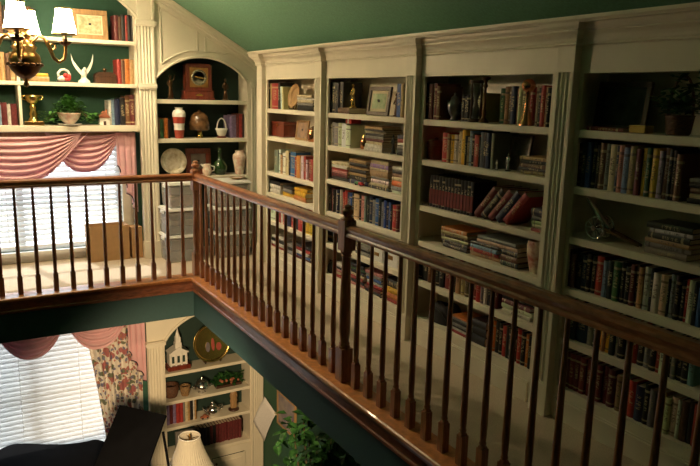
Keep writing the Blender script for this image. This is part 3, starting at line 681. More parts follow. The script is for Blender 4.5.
# lower room bookcase
row('LA', 'the third shelf of the lower bookcase', -1.92, -.070, 'v40/236 m40/240 v34/236 r42/262 r34/256 e22/240 i30/258 t26/248 k34/252 w16/240 t22/236', x=.965, far=True)
row('LB', 'the bottom shelf of the lower bookcase', -2.27, .27, 'k40/215 k38/220 n38/218 k36/222 m34/226 k36/224 m34/226 m34/228 m34/228 m34/228 m34/228 m34/228 m34/228 m34/228 m34/228', x=.965, far=True, lim=.862)

# ------------------------------------------------------------------ ornaments on the loft shelves
def frame(label, cat, loc, rotz, w, h, bw, dp, fm, pm, tilt=0.0, matw=0.0, group=None):
    # a framed picture standing on its lower edge, facing local -y, leaning back by tilt
    t = thing('picture_frame', label, cat, loc, rotz, group); R = Matrix.Rotation(-tilt, 4, 'X')
    f = MB()
    for a in ((-w/2, w/2, 0, bw), (-w/2, w/2, h-bw, h), (-w/2, -w/2+bw, bw, h-bw), (w/2-bw, w/2, bw, h-bw)): f.box(a[0], a[1], 0, dp, a[2], a[3], 0, R)
    f.build('frame_moulding', fm, t, bevel=.003)
    g = MB(); g.box(-w/2+bw, w/2-bw, dp*.45, dp*.9, bw, h-bw, 0, R)
    g.build('mount' if matw else 'picture', MATTE if matw else pm, t)
    if matw:
        g = MB(); g.box(-w/2+bw+matw, w/2-bw-matw, dp*.36, dp*.449, bw+matw, h-bw-matw, 0, R); g.build('picture', pm, t)
    s = MB(); s.prism([(dp, .55*h), (dp, .50*h), (dp+.5*h*math.sin(.28)+tilt*.3*h, 0.0), (dp+.5*h*math.sin(.28)+tilt*.3*h+.012, 0.0)], -.012, .012, 'x'); s.build('easel_leg', BLACKM, t)
    return t
HP = -math.pi/2     # facing -x
# leftmost bay
def plate(label, loc, rotz, r, m_rim, m_c, tilt=.25, sx=1.0, stand=True, wr=.62):
    t = thing('display_plate', label, 'plate', loc, rotz)
    M = Matrix.Translation((0, 0, r*1.0*math.cos(tilt)+.012)) @ Matrix.Rotation(-tilt, 4, 'X') @ Matrix.Rotation(math.pi/2, 4, 'X')
    p = MB(); p.lathe([(r*wr, -.004), (r*(wr+.04), .004), (r*.98, .018), (r, .022), (r*.985, .026), (r*(wr+.04), .013), (r*wr, .006)], (0, 0, 0), 36, 0, sx, 1, M); p.build('rim', m_rim, t)
    c = MB(); c.lathe([(0, -.003), (r*(wr+.01), -.003), (r*(wr+.015), .006), (0, .004)], (0, 0, 0), 32, 0, sx, 1, M); c.build('well', m_c, t)
    if stand:
        s = MB()
        for x in (-r*.4, r*.4):
            s.tube([(x, -.045, .012), (x, -.03, .006), (x, .03, .006), (x, .05, .006)], .005, 6); s.tube([(x, -.045, .012), (x, -.048, .035)], .005, 6); s.tube([(x, .02, .006), (x, r*.36+.02, r*1.1)], .005, 6)
        s.box(-r*.4, r*.4, .02, .03, .002, .01); s.build('stand', BRONZE, t)
    return t
plate('round brown-rimmed plate on the top shelf of the leftmost bay', (.865, -.245, 1.50), HP, .110, WOODT, PLATEM, .2)
t = thing('keepsake_box', 'dark red box on the second shelf of the leftmost bay', 'box', (.83, .07, 1.24), HP)
mb = MB(); mb.box(-.14, .14, 0, .14, .0, .115); mb.build('body', WOODR, t, bevel=.006)
mb = MB(); mb.box(-.143, .143, -.003, .143, .1155, .142); mb.build('lid', WOODR, t, bevel=.008)
mb = MB(); mb.box(-.012, .012, -.007, -.0005, .095, .125); mb.build('clasp', BRASS, t)
frame('framed photograph with tan frame on the second shelf of the leftmost bay', 'picture frame', (.825, -.43, 1.24), HP, .235, .175, .02, .016, WOODT, ARTP, .12)
def lathe_thing(name, label, cat, loc, parts, group=None, rotz=0):
    t = thing(name, label, cat, loc, rotz, group)
    for nm, m_, pr in parts:
        mb = MB(); mb.lathe(pr, (0, 0, 0), 24); mb.build(nm, m_, t)
    return t
lathe_thing('candle_jar', 'dark brown jar right of the framed photograph, leftmost bay', 'jar', (.845, -.645, 1.24), [('jar', COPPER, [(.045, 0), (.055, .01), (.06, .05), (.052, .095), (.042, .105)]), ('lid', BRONZE, [(.046, .106), (.048, .116), (.02, .124), (.012, .132), (0, .136)])])
# second bay
def figurine(label, loc, rotz, h, m_, base=None, arm=0, name='figurine', cat='figurine', group=None, bowed=0.0):
    t = thing(name, label, cat, loc, rotz, group)
    b = MB(); b.lathe([(.16*h, 0), (.165*h, .03*h), (.13*h, .05*h), (.10*h, .07*h)], (0, 0, 0), 16); b.build('base', base or m_, t)
    f = MB(); s = h
    f.lathe([(.105*s, .07*s), (.115*s, .12*s), (.085*s, .35*s), (.065*s, .50*s), (.085*s, .62*s), (.098*s, .72*s), (.07*s, .79*s), (.03*s, .815*s), (.03*s, .84*s)], (0, 0, 0), 16, sx=1.0, sy=.8)
    f.ball((0, -.012*s, .905*s), (.055*s, .06*s, .075*s)); f.ball((0, -.07*s, .90*s), .012*s)
    f.tube([(-.085*s, 0, .74*s), (-.13*s, -.03*s, .60*s), (-.08*s, -.10*s, .52*s), (-.02*s, -.12*s, .55*s)], [.03*s, .028*s, .024*s, .02*s], 8)
    if arm: f.tube([(.085*s, 0, .74*s), (.15*s, -.03*s, .80*s), (.17*s, -.05*s, .98*s)], [.03*s, .026*s, .02*s], 8)
    else: f.tube([(.085*s, 0, .74*s), (.13*s, -.03*s, .60*s), (.08*s, -.10*s, .50*s), (.02*s, -.12*s, .52*s)], [.03*s, .028*s, .024*s, .02*s], 8)
    f.build('figure', m_, t)
    return t
figurine('golden robed figurine standing on a brown book, top shelf of the second bay', (.87, -1.245, 1.547), HP, .185, GOLD)
frame('dark framed green print leaning back on the top shelf of the second bay', 'picture frame', (.835, -1.64, 1.50), HP+.10, .255, .21, .028, .018, WOODD, GREENP, .16, matw=.022)
figurine('small bronze figurine left of the tall blue book, second bay', (.86, -1.865, 1.50), HP, .165, BRONZE)
t = thing('gift_box', 'small red box on top of the white books, second shelf of second bay', 'box', (.845, -1.275, 1.4255), HP)
mb = MB(); mb.box(-.045, .045, -.03, .06, 0, .034); mb.build('body', TOYR, t, bevel=.003)
mb = MB(); mb.box(-.010, .010, -.0315, .0615, -.0002, .0355); mb.build('ribbon', TOYW, t)
lathe_thing('candle_jar', 'amber glass jar left of the broad book pile, second bay', 'jar', (.855, -1.475, 1.24), [('jar', COPPER, [(.034, 0), (.042, .008), (.044, .06), (.030, .085), (.028, .095)]), ('lid', GOLD, [(.031, .096), (.031, .106), (.012, .113), (0, .118)])])
figurine('black figurine between two book piles on the second shelf, second bay', (.83, -1.885, 1.24), HP, .135, BLACKM)
t = thing('toy_truck', 'tiny red and green toy on the shelf edge, second bay', 'toy', (.788, -1.515, .967), HP)
mb = MB(); mb.box(-.06, -.01, -.012, .012, .008, .026); mb.build('trailer', mat('green_enamel', (.05, .25, .08), .4, noise=.1), t, bevel=.002)
mb = MB(); mb.box(-.008, .03, -.012, .012, .008, .028); mb.box(.03, .05, -.012, .012, .008, .018); mb.build('cab', TOYR, t, bevel=.002)
for x in (-.045, .022):
    mb = MB(); mb.lathe([(.008, -.014), (.008, .014)], (0, 0, 0), 10, M=Matrix.Translation((x, 0, .008)) @ Matrix.Rotation(math.pi/2, 4, 'X')); mb.build('wheels', BLACKM, t)
def box_thing(name, label, cat, loc, w, d, h, m_, lidm=None, group=None):
    t = thing(name, label, cat, loc, HP, group); mb = MB(); mb.box(-w/2, w/2, 0, d, 0, h*.78); mb.build('body', m_, t, bevel=.004)
    mb = MB(); mb.box(-w/2-.003, w/2+.003, -.003, d+.003, h*.78+.0005, h); mb.build('lid', lidm or m_, t, bevel=.004)
    mb = MB(); mb.box(-.03, .03, -.004, -.0005, h*.35, h*.55); mb.build('label_holder', BRASS, t)
    return t
box_thing('storage_box', 'small black box at the left of the fifth shelf, second bay', 'box', (.82, -1.02, .43), .11, .14, .10, BLACKM)
box_thing('storage_box', 'white box in the middle of the fifth shelf, second bay', 'box', (.80, -1.765, .43), .145, .18, .125, PAPER, PAPER)
box_thing('storage_box', 'taller white box at the right end of the fifth shelf, second bay', 'box', (.80, -1.945, .43), .18, .18, .15, PAPER, PAPER)
t = thing('pouch', 'small black pouch at the left of the bottom shelf, second bay', 'pouch', (.85, -1.025, .165), HP)
mb = MB(); mb.ball((0, 0, .048), (.050, .05, .048), seg=16); mb.lathe([(.042, 0), (.05, .01), (.05, .03)], (0, 0, 0), 16); mb.build('body', LENS, t)
mb = MB(); mb.tube([(-.03, -.01, .085), (-.02, -.02, .105), (.02, -.02, .105), (.03, -.01, .085)], .005, 6); mb.build('handle', BLACKM, t)
# third bay
t = thing('silver_teapot', 'dull silver teapot among dark books, top shelf of the third bay', 'teapot', (.86, -2.506, 1.50), HP); t.scale = (.72, .72, .85)
mb = MB(); mb.lathe([(.035, 0), (.04, .006), (.025, .02), (.05, .05), (.066, .09), (.06, .125), (.035, .15), (.033, .155)], (0, 0, 0), 24); mb.build('body', PEWTER, t)
mb = MB(); mb.lathe([(.036, .156), (.03, .168), (.012, .178), (.008, .186), (.012, .194), (0, .202)], (0, 0, 0), 20); mb.build('lid', PEWTER, t)
mb = MB(); mb.tube([(-.055, 0, .08), (-.085, 0, .10), (-.10, 0, .145)], [.014, .011, .008], 10); mb.build('spout', PEWTER, t)
mb = MB(); mb.tube([(.058, 0, .12), (.095, 0, .125), (.10, 0, .085), (.062, 0, .06)], .006, 8); mb.build('handle', BLACKM, t)
row('3A', PL['3A'], 1.50, -2.592, 'k26/160 k26/150 k24/165', x=.84, depth=(.12, .15))
def hourglass(label, loc, h, r):
    t = thing('hourglass', label, 'hourglass', loc, HP)
    for z0 in (0, h-.02):
        mb = MB(); mb.lathe([(r*.9, z0), (r, z0+.004), (r, z0+.015), (r*.9, z0+.0195)], (0, 0, 0), 20); mb.build('end_plate', WOODD, t)
    mb = MB(); mb.lathe([(r*.5, .021), (r*.62, .05), (r*.55, h*.33), (.008, h*.5), (r*.55, h*.67), (r*.62, h-.05), (r*.5, h-.021)], (0, 0, 0), 20); mb.build('glass', mat('old_glass', (.55, .55, .52), .08, noise=.1, scale=6, trans=.55), t)
    for k in range(3):
        a = k*2*math.pi/3+.5; mb = MB(); mb.lathe([(.006, .02), (.009, .06), (.006, h*.5), (.009, h-.06), (.006, h-.02)], (r*.8*math.cos(a), r*.8*math.sin(a), 0), 8); mb.build('pillar', WOODD, t)
    return t
hourglass('tall hourglass with dark wooden pillars, top shelf of the third bay', (.815, -2.755, 1.50), .245, .042)
def candlestick(label, loc, h, m_, r=.034):
    t = thing('candlestick', label, 'candlestick', loc, HP)
    mb = MB(); mb.lathe([(r, 0), (r, .008), (r*.7, .018), (r*.3, .03)], (0, 0, 0), 20); mb.build('base', m_, t)
    mb = MB(); mb.lathe([(r*.3, .03), (r*.45, .06), (r*.25, .08), (r*.3, h*.5), (r*.22, h*.75), (r*.5, h*.8), (r*.25, h*.86), (r*.45, h*.92)], (0, 0, 0), 16); mb.build('stem', m_, t)
    mb = MB(); mb.lathe([(r*.45, h*.92), (r*.9, h*.95), (r*.95, h*.99), (r*.5, h)], (0, 0, 0), 20); mb.build('cup', m_, t)
candlestick('dark candlestick just right of the hourglass, third bay', (.812, -2.835, 1.50), .262, BRONZE, .030)
t = thing('trophy_vase', 'bronze vase with a ball top before the books, top shelf of the third bay', 'vase', (.815, -3.175, 1.50), HP)
# stands in front of the row of books
mb = MB(); mb.lathe([(.042, 0), (.040, .012), (.026, .04), (.016, .09), (.012, .15), (.014, .178)], (0, 0, 0), 20); mb.build('stem', COPPER, t)
mb = MB(); mb.lathe([(.014, .178), (.030, .186), (.038, .203), (.038, .218), (.030, .236), (.015, .246), (0, .248)], (0, 0, 0), 20); mb.build('ball_top', COPPER, t)
t = thing('round_tin', 'dark red round tin at the left of the second shelf, third bay', 'tin', (.87, -2.325, 1.24), HP)
mb = MB(); mb.lathe([(.056, 0), (.058, .004), (.058, .095)], (0, 0, 0), 24); mb.build('body', WOODR, t)
mb = MB(); mb.lathe([(.060, .0955), (.060, .115), (.05, .124), (.015, .128), (.012, .138), (0, .142)], (0, 0, 0), 24); mb.build('lid', WOODR, t)
frame('brown plaque standing at the back of the second shelf, third bay', 'plaque', (.90, -3.036, 1.24), HP, .165, .205, .018, .016, WOODD, mat('dim_engraving', (.14, .10, .075), .6, noise=.7, scale=18), .15)
figurine('tiny black and white figurine on the second shelf, third bay', (.80, -2.985, 1.24), HP, .06, WHITE, BLACKM)
figurine('taller dark figurine with pale face on the second shelf, third bay', (.815, -3.06, 1.24), HP, .10, SILVER, BLACKM)
t = thing('shell_vase', 'cream and red shell vase at the right of the fourth shelf, third bay', 'vase', (.845, -3.30, .70), HP)
mb = MB(); mb.lathe([(.035, 0), (.04, .008), (.05, .05), (.064, .11), (.066, .15), (.06, .175), (.054, .182), (.052, .176), (.058, .15), (.045, .05), (0, .02)], (0, 0, 0), 26, sy=.7); mb.build('body', SHELLM, t)
t = thing('shoulder_bag', 'black bag slumped on the bottom shelf of the third bay', 'bag', (.90, -2.485, .165), HP)
mb = MB(); mb.grid(20, 10, lambda u, v: (.135*math.cos(2*math.pi*u)*(1+.06*math.sin(6*math.pi*u))*math.cos(v*1.45)**.5, .085*math.sin(2*math.pi*u)*math.cos(v*1.45)**.5, .125*math.sin(v*math.pi/2)*(1+.08*math.sin(4*math.pi*u)))); mb.build('body', LENS, t)
mb = MB(); mb.tube([(-.09, -.07, .06), (-.06, -.092, .10), (.0, -.095, .11), (.07, -.09, .09), (.11, -.075, .03)], .008, 8, flat=.5); mb.build('strap', BLACKM, t)
# rightmost bay
frame('dark framed picture on the top shelf of the rightmost bay', 'picture frame', (.895, -3.70, 1.50), HP, .30, .235, .026, .018, WOODD, mat('dim_landscape', (.05, .05, .035), .6, noise=.7, scale=14), .12)
t = thing('small_box', 'small yellow box on the top shelf of the rightmost bay', 'box', (.80, -3.883, 1.50), HP)
mb = MB(); mb.box(-.042, .042, 0, .06, 0, .026); mb.build('body', mat('yellow_card', (.62, .42, .08), .6, noise=.1), t, bevel=.002)
mb = MB(); mb.box(-.0425, .0425, -.0007, .0605, .0265, .034); mb.build('lid', mat('yellow_card', (.62, .42, .08)), t, bevel=.002)
t = thing('handled_basket', 'wicker basket of dark greenery on the top shelf, rightmost bay', 'basket', (.865, -4.045, 1.50), HP)
mb = MB(); mb.lathe([(.045, 0), (.050, .01), (.060, .08), (.064, .086), (.058, .086), (.046, .02), (0, .015)], (0, 0, 0), 24); mb.build('basket', WICKER, t)
mb = MB(); mb.tube([(.060*math.cos(a), .0, .082+.172*math.sin(a)) for a in [math.pi*i/14 for i in range(15)]], .006, 8); mb.build('handle', WICKER, t)
def leaves(mb, pts, size, spread=1.0, droop=.3):
    for p in pts:
        a = random.uniform(0, 2*math.pi); e = random.uniform(-droop, .8); s = size*random.uniform(.7, 1.25)
        d = Vector((math.cos(a)*math.cos(e), math.sin(a)*math.cos(e), math.sin(e))); sd = d.cross(Vector((0, 0, 1))).normalized(); up = sd.cross(d)
        p = Vector(p)
        q = [p, p+d*s*.35+sd*s*.34+up*s*.08, p+d*s*.7+sd*s*.26+up*s*.05, p+d*s-up*s*.1, p+d*s*.7-sd*s*.26+up*s*.05, p+d*s*.35-sd*s*.34+up*s*.08, p+d*s*.5-up*s*.04]
        mb.add(q, [(0, 1, 6), (1, 2, 6), (2, 3, 6), (3, 4, 6), (4, 5, 6), (5, 0, 6)], 0, False)
mb = MB(); leaves(mb, [(random.gauss(0, .05), random.gauss(0, .03), .09+abs(random.gauss(0, .07))) for _ in range(190)], .045); mb.build('foliage', LEAFD, t)
row('3Z', 'x', 0, 0, '') if False else None
# model cannon
t = thing('model_cannon', 'model field cannon with spoked metal wheels on the third shelf, rightmost bay', 'cannon model', (.855, -3.69, .967), HP)
wr = .058
for sx_ in (-.0, .075):
    wz = MB(); M = Matrix.Translation((0, sx_-.04, wr)) @ Matrix.Rotation(math.pi/2, 4, 'X')
    n = 28
    wz.tube([M @ Vector((wr*.93*math.cos(2*math.pi*i/n), wr*.93*math.sin(2*math.pi*i/n), 0)) for i in range(n+1)], .004, 8)
    for k in range(10):
        a = 2*math.pi*k/10; wz.tube([M @ Vector((.008*math.cos(a), .008*math.sin(a), 0)), M @ Vector((wr*.92*math.cos(a), wr*.92*math.sin(a), 0))], .0025, 6)
    wz.lathe([(.012, -.01), (.012, .01)], (0, 0, 0), 12, M=M); wz.build('wheel', SILVER, t)
mb = MB(); mb.tube([(0, -.045, wr), (0, .04, wr)], .005, 8); mb.build('axle', BRONZE, t)
mb = MB(); d = Vector((-.112, 0, .108)); A = Vector((.02, 0, wr+.028)); 
mb.tube([A-d*.35, A-d*.33, A-d*.25, A, A+d*.5, A+d*.93, A+d*.95, A+d], [.006, .012, .019, .019, .014, .011, .014, .013], 14); mb.build('barrel', SILVER, t)
mb = MB()
for y in (-.016, .016): mb.tube([(-.01, y, wr+.018), (.06, y, wr-.005), (.235, y*.6, .012)], [.009, .009, .007], 8)
for k in range(5): mb.box(.06+.035*k, .066+.035*k, -.016, .016, .048-.0085*k, .056-.0085*k)
mb.build('trail_carriage', BRONZE, t)

# ------------------------------------------------------------------ ornaments on the far wall
# clock on the arched shelf
t = thing('mantel_clock', 'red wooden mantel clock with square brass dial under the arch', 'clock', (.373, .975, 1.56))
mb = MB(); mb.box(-.165, .165, -.01, .11, 0, .02); mb.box(-.155, .155, -.004, .105, .02, .085); mb.box(-.160, .160, -.008, .108, .085, .095); mb.build('base', WOODR, t, bevel=.004)
mb = MB(); mb.box(-.135, .135, .006, .10, .095, .335); mb.box(-.14, .14, 0, .104, .335, .345); mb.box(-.125, .125, .006, .10, .345, .358); mb.box(-.115, -.135, .0, .006, .095, .335); mb.box(.115, .135, .0, .006, .095, .335); mb.build('case', WOODR, t, bevel=.004)
mb = MB(); mb.box(-.096, .096, .0, .0058, .125, .318); mb.build('dial_plate', BRASS, t, bevel=.002)
M = Matrix.Translation((0, -.0002, .222)) @ Matrix.Rotation(math.pi/2, 4, 'X')
mb = MB(); mb.lathe([(.058, 0), (.058, .003), (.080, .003), (.080, 0)], (0, 0, 0), 40, M=M); mb.build('chapter_ring', mat('aged_silver_dial', (.45, .42, .30), .4, .6, noise=.2), t)
mb = MB()
for k in range(12):
    a = k*math.pi/6; R = Matrix.Translation((0, -.0042, .222)) @ Matrix.Rotation(-a, 4, 'Y'); mb.box(-.002, .002, 0, .001, .061, .077, 0, R)
mb.build('numerals', BLACKM, t)
for nm, a, l in (('hour_hand', -1.36, .05), ('minute_hand', 1.72, .072)):
    R = Matrix.Translation((0, -.007 if nm[0] == 'h' else -.009, .222)) @ Matrix.Rotation(a, 4, 'Y'); mb = MB(); mb.prism([(-.004, -.01), (.004, -.01), (.0045, l*.6), (0, l), (-.0045, l*.6)], 0, .0015, 'y', M=R); mb.build(nm, GOLD, t)
mb = MB(); mb.prism([(-.04, .040), (.04, .040), (.025, .055), (0, .062), (-.025, .055)], -.0075, -.0041, 'y'); mb.build('carved_ornament', GOLD, t)
figurine('dark gold winged figurine left of the mantel clock', (.085, 1.0, 1.56), 0, .245, BRONZE, BRONZE, arm=1)
figurine('dark gold figurine right of the mantel clock', (.66, 1.0, 1.56), 0, .225, BRONZE, BRONZE, arm=0)
t = thing('porcelain_vase', 'white vase with red painted bands beside the brown books', 'vase', (.145, .935, 1.175))
mb = MB(); mb.lathe([(.040, 0), (.043, .006), (.050, .08), (.052, .085)], (0, 0, 0), 26); mb.build('red_foot', REDV, t)
mb = MB(); mb.lathe([(.052, .085), (.050, .12), (.056, .15)], (0, 0, 0), 26); mb.build('white_band', WHITE, t)
mb = MB(); mb.lathe([(.056, .15), (.062, .20), (.066, .215)], (0, 0, 0), 26); mb.build('red_band', REDV, t)
mb = MB(); mb.lathe([(.066, .215), (.066, .25), (.055, .275), (.036, .285), (.036, .298), (.044, .306), (.036, .306), (.03, .29), (0, .285)], (0, 0, 0), 26); mb.build('shoulder', WHITE, t)
t = thing('globe_ornament', 'brown patterned bell-shaped ornament on a gold foot, middle arched shelf', 'ornament', (.375, 1.0, 1.175))
mb = MB(); mb.lathe([(.035, 0), (.036, .02), (.024, .05), (.028, .07), (.018, .078)], (0, 0, 0), 22); mb.build('foot', GOLD, t)
mb = MB(); mb.lathe([(.095, .079), (.104, .085), (.106, .15), (.09, .215), (.055, .255), (.018, .268), (.014, .28), (0, .285)], (0, 0, 0), 28); mb.build('bell', mat('tortoise_glaze', (.22, .11, .045), .25, noise=1., scale=14, col2=(.05, .025, .012)), t)
t = thing('porcelain_basket', 'small white porcelain basket with tall hoop handle', 'basket', (.605, .975, 1.175))
mb = MB(); mb.lathe([(.05, 0), (.05, .016)], (0, 0, 0), 20); mb.build('stand', WOODR, t)
mb = MB(); mb.lathe([(.03, .0165), (.045, .03), (.056, .07), (.068, .095), (.062, .095), (.05, .07), (0, .04)], (0, 0, 0), 22); mb.build('bowl', WHITE, t)
mb = MB(); mb.tube([(.05*math.cos(a), 0, .085+.115*math.sin(a)) for a in [math.pi*i/12 for i in range(13)]], .007, 8); mb.build('handle', WHITE, t)
plate('white floral plate propped up at the left of the low arched shelf', (.10, 1.02, .79), 0, .135, PLATEM, PLATEM, .22)
frame('dark red framed photograph behind the white creamer', 'picture frame', (.385, 1.06, .79), 0, .27, .27, .055, .02, WOODR, mat('grey_photo', (.26, .22, .2), .5, noise=.4, scale=12), .10)
t = thing('creamer', 'little white creamer painted with flowers behind the corner newel post', 'creamer', (.425, .93, .79))
mb = MB(); mb.lathe([(.032, 0), (.034, .008), (.046, .03), (.048, .06), (.038, .09), (.036, .105), (.042, .118), (.036, .118), (.03, .1), (0, .03)], (0, 0, 0), 22); mb.build('body', ROSEV, t)
mb = MB(); mb.tube([(.045, 0, .04), (.075, 0, .05), (.08, 0, .09), (.038, 0, .10)], .006, 8); mb.build('handle', WHITE, t)
mb = MB(); mb.tube([(-.034, 0, .095), (-.055, 0, .11), (-.066, 0, .12)], [.014, .010, .006], 8); mb.build('spout', WHITE, t)
t = thing('glass_decanter', 'green glass decanter with a long neck on the low arched shelf', 'decanter', (.58, .97, .79))
mb = MB(); mb.lathe([(.045, 0), (.05, .006), (.075, .05), (.078, .09), (.05, .135), (.022, .165), (.018, .22), (.026, .245), (.020, .245), (.012, .2), (0, .12)], (0, 0, 0), 26); mb.build('bottle', GREENGL, t)
mb = MB(); mb.lathe([(.010, .246), (.014, .25), (.018, .265), (.008, .278), (0, .28)], (0, 0, 0), 16); mb.build('stopper', GREENGL, t)
t = thing('porcelain_vase', 'tall white vase painted with roses at the right of the low arched shelf', 'vase', (.79, .95, .79))
mb = MB(); mb.lathe([(.042, 0), (.045, .006), (.055, .08), (.072, .17), (.070, .205), (.048, .228), (.044, .242), (.052, .252), (.044, .252), (.038, .235), (0, .2)], (0, 0, 0), 28); mb.build('body', ROSEV, t)

# window shelves
frame('wide gilt framed landscape print on the top shelf over the window', 'picture frame', (-.655, .965, 2.09), 0, .315, .27, .045, .018, WOODT, PICM, .10, matw=.012)
t = thing('flower_ornament', 'small red and white ornament on the middle shelf over the window', 'figurine', (-.905, .95, 1.695))
mb = MB(); mb.box(-.07, .07, -.03, .03, 0, .012); mb.build('base', WOODD, t, bevel=.003)
mb = MB(); mb.tube([(-.05, 0, .05), (-.055, 0, .08), (-.03, 0, .11), (0, 0, .115), (.03, 0, .10), (.045, 0, .07), (.04, 0, .03)], .011, 8); mb.ball((-.02, 0, .035), (.03, .024, .026)); mb.ball((-.045, 0, .03), .018); mb.build('white_body', TOYW, t)
mb = MB(); mb.ball((.005, -.02, .06), (.02, .014, .022)); mb.ball((.035, -.018, .045), (.018, .014, .03)); mb.ball((.02, -.02, .025), (.022, .014, .014)); mb.build('red_flowers', TOYR, t)
t = thing('eagle_figurine', 'white eagle figurine with raised wings on the middle shelf', 'figurine', (-.735, .955, 1.695))
mb = MB(); mb.lathe([(.055, 0), (.05, .02), (.03, .035), (.02, .05)], (0, 0, 0), 16); mb.build('rock_base', WHITE, t)
mb = MB(); mb.ball((0, 0, .085), (.026, .028, .045)); mb.ball((.005, -.025, .125), (.015, .018, .017)); mb.tube([(.005, -.038, .125), (.006, -.052, .118)], [.007, .002], 8); mb.prism([(-.02, .0), (.02, .0), (.03, -.045), (-.03, -.045)], .02, .028, 'y', M=Matrix.Translation((0, 0, .06))); mb.build('body', WHITE, t)
for sg in (-1, 1):
    mb = MB(); pts = [(.012, .085), (.022, .115), (.045, .15), (.075, .20), (.092, .265), (.088, .205), (.082, .175), (.072, .15), (.06, .125), (.04, .095), (.02, .07)]
    mb.prism([(sg*x*(1 if sg > 0 else 1.15), z) for x, z in pts], -.004, .006, 'y', M=Matrix.Rotation(.15*sg, 4, 'Z')); mb.build('wing', WHITE, t, bevel=.002)
t = thing('wooden_chest', 'dark wooden casket beside the red books on the middle shelf', 'casket', (-.54, .96, 1.695))
mb = MB(); mb.box(-.095, .095, -.02, .10, 0, .065); mb.build('body', WOODD, t, bevel=.004)
mb = MB(); mb.prism([(-.098, .0655), (.098, .0655), (.085, .09), (.05, .105), (-.05, .105), (-.085, .09)], -.023, .103, 'y'); mb.build('lid', WOODD, t, bevel=.003)
mb = MB(); mb.lathe([(.010, .105), (.014, .118), (.02, .13), (.008, .142), (0, .145)], (0, .04, 0), 14); mb.build('finial', BRONZE, t)
t = thing('gold_trophy', 'gold cup on a tall stem at the left of the ivy', 'trophy', (-1.185, .96, 1.305))
mb = MB(); mb.box(-.08, .08, -.05, .05, 0, .035); mb.build('plinth', BRASS, t, bevel=.004)
mb = MB(); mb.lathe([(.05, .0352), (.045, .05), (.03, .075), (.036, .10), (.026, .13), (.03, .165), (.02, .19)], (0, 0, 0), 20); mb.build('stem', GOLD, t)
mb = MB(); mb.lathe([(.02, .19), (.05, .21), (.06, .245), (.066, .27), (.058, .268), (.045, .22), (0, .205)], (0, 0, 0), 22); mb.build('cup', GOLD, t)
for sg in (-1, 1):
    mb = MB(); mb.tube([(sg*.055, 0, .225), (sg*.085, 0, .235), (sg*.085, 0, .262), (sg*.06, 0, .262)], .006, 8); mb.build('handle', GOLD, t)
t = thing('potted_ivy', 'trailing green ivy in a cream flowered bowl on the lowest shelf', 'potted plant', (-.885, .955, 1.305))
mb = MB(); mb.lathe([(.075, 0), (.105, .008), (.112, .016), (.07, .014), (.03, .012)], (0, 0, 0), 26); mb.build('saucer', WHITE, t)
mb = MB(); mb.lathe([(.045, .0125), (.05, .02), (.085, .06), (.104, .105), (.110, .115), (.102, .115), (.08, .08), (0, .06)], (0, 0, 0), 28); mb.build('bowl', ROSEV, t)
mb = MB(); ps = []
for i in range(260):
    a = random.uniform(0, 2*math.pi); r = abs(random.gauss(0, .075)); ps.append((r*math.cos(a)*1.15, min(.15, r*math.sin(a)*.7), .11+random.uniform(0, .15)*max(.1, 1-(r/.17)**2)))
for i in range(60): ps.append((random.gauss(-.17, .04), random.gauss(-.02, .025), .03+random.uniform(0, .09)))
for i in range(70): ps.append((random.gauss(.19, .045), random.gauss(-.02, .025), .03+random.uniform(0, .07)))
leaves(mb, ps, .05); mb.build('foliage', LEAF, t)
mb = MB()
for a in (-1, 1):
    for k in range(4): mb.tube([(0, 0, .10), (a*.09, -.03+.015*k, .14), (a*(.15+.01*k), -.04+.02*k, .08), (a*(.20+.01*k), -.03+.015*k, .04)], .003, 6)
mb.build('vines', STEM, t)
t = thing('house_ornament', 'little pink cottage ornament right of the ivy', 'figurine', (-.575, .95, 1.305))
mb = MB(); mb.box(-.048, .048, -.035, .04, 0, .07); mb.build('walls', WHITE, t, bevel=.003)
mb = MB(); mb.prism([(-.056, .0705), (.056, .0705), (0, .135)], -.042, .047, 'y'); mb.build('roof', TERRA, t, bevel=.002)
mb = MB(); mb.box(.018, .032, .0, .014, .095, .15); mb.build('chimney', TERRA, t)
mb = MB(); mb.box(-.012, .012, -.0365, -.0352, 0.002, .04); mb.build('door', WOODD, t)

# ------------------------------------------------------------------ boxes and bins on the loft floor
t = thing('cardboard_box', 'open brown cardboard box on the carpet under the upper window', 'box', (-.585, .90, -.012))
w2, dd, hh = .19, .20, .345
mb = MB(); mb.box(-w2, w2, 0, .004, 0, hh); mb.box(-w2, w2, dd-.004, dd, 0, hh); mb.box(-w2, -w2+.004, .004, dd-.004, 0, hh); mb.box(w2-.004, w2, .004, dd-.004, 0, hh); mb.box(-w2+.004, w2-.004, .004, dd-.004, 0, .004); mb.build('carton', CARD, t)
mb = MB(); mb.box(0, .09, .006, dd-.006, -.003, 0, 0, Matrix.Translation((w2-.006, 0, hh)) @ Matrix.Rotation(1.9, 4, 'Y')); mb.build('flap', CARD, t)
t = thing('cardboard_box', 'smaller brown box tucked at the right of the larger cardboard box', 'box', (-.318, .905, -.012))
mb = MB(); mb.box(-.052, .052, 0, .15, 0, .31); mb.build('carton', CARD, t)
mb = MB(); mb.box(-.053, .053, -.001, .07, .3105, .314); mb.box(-.053, .053, .078, .151, .3105, .314); mb.build('flap', CARD, t)
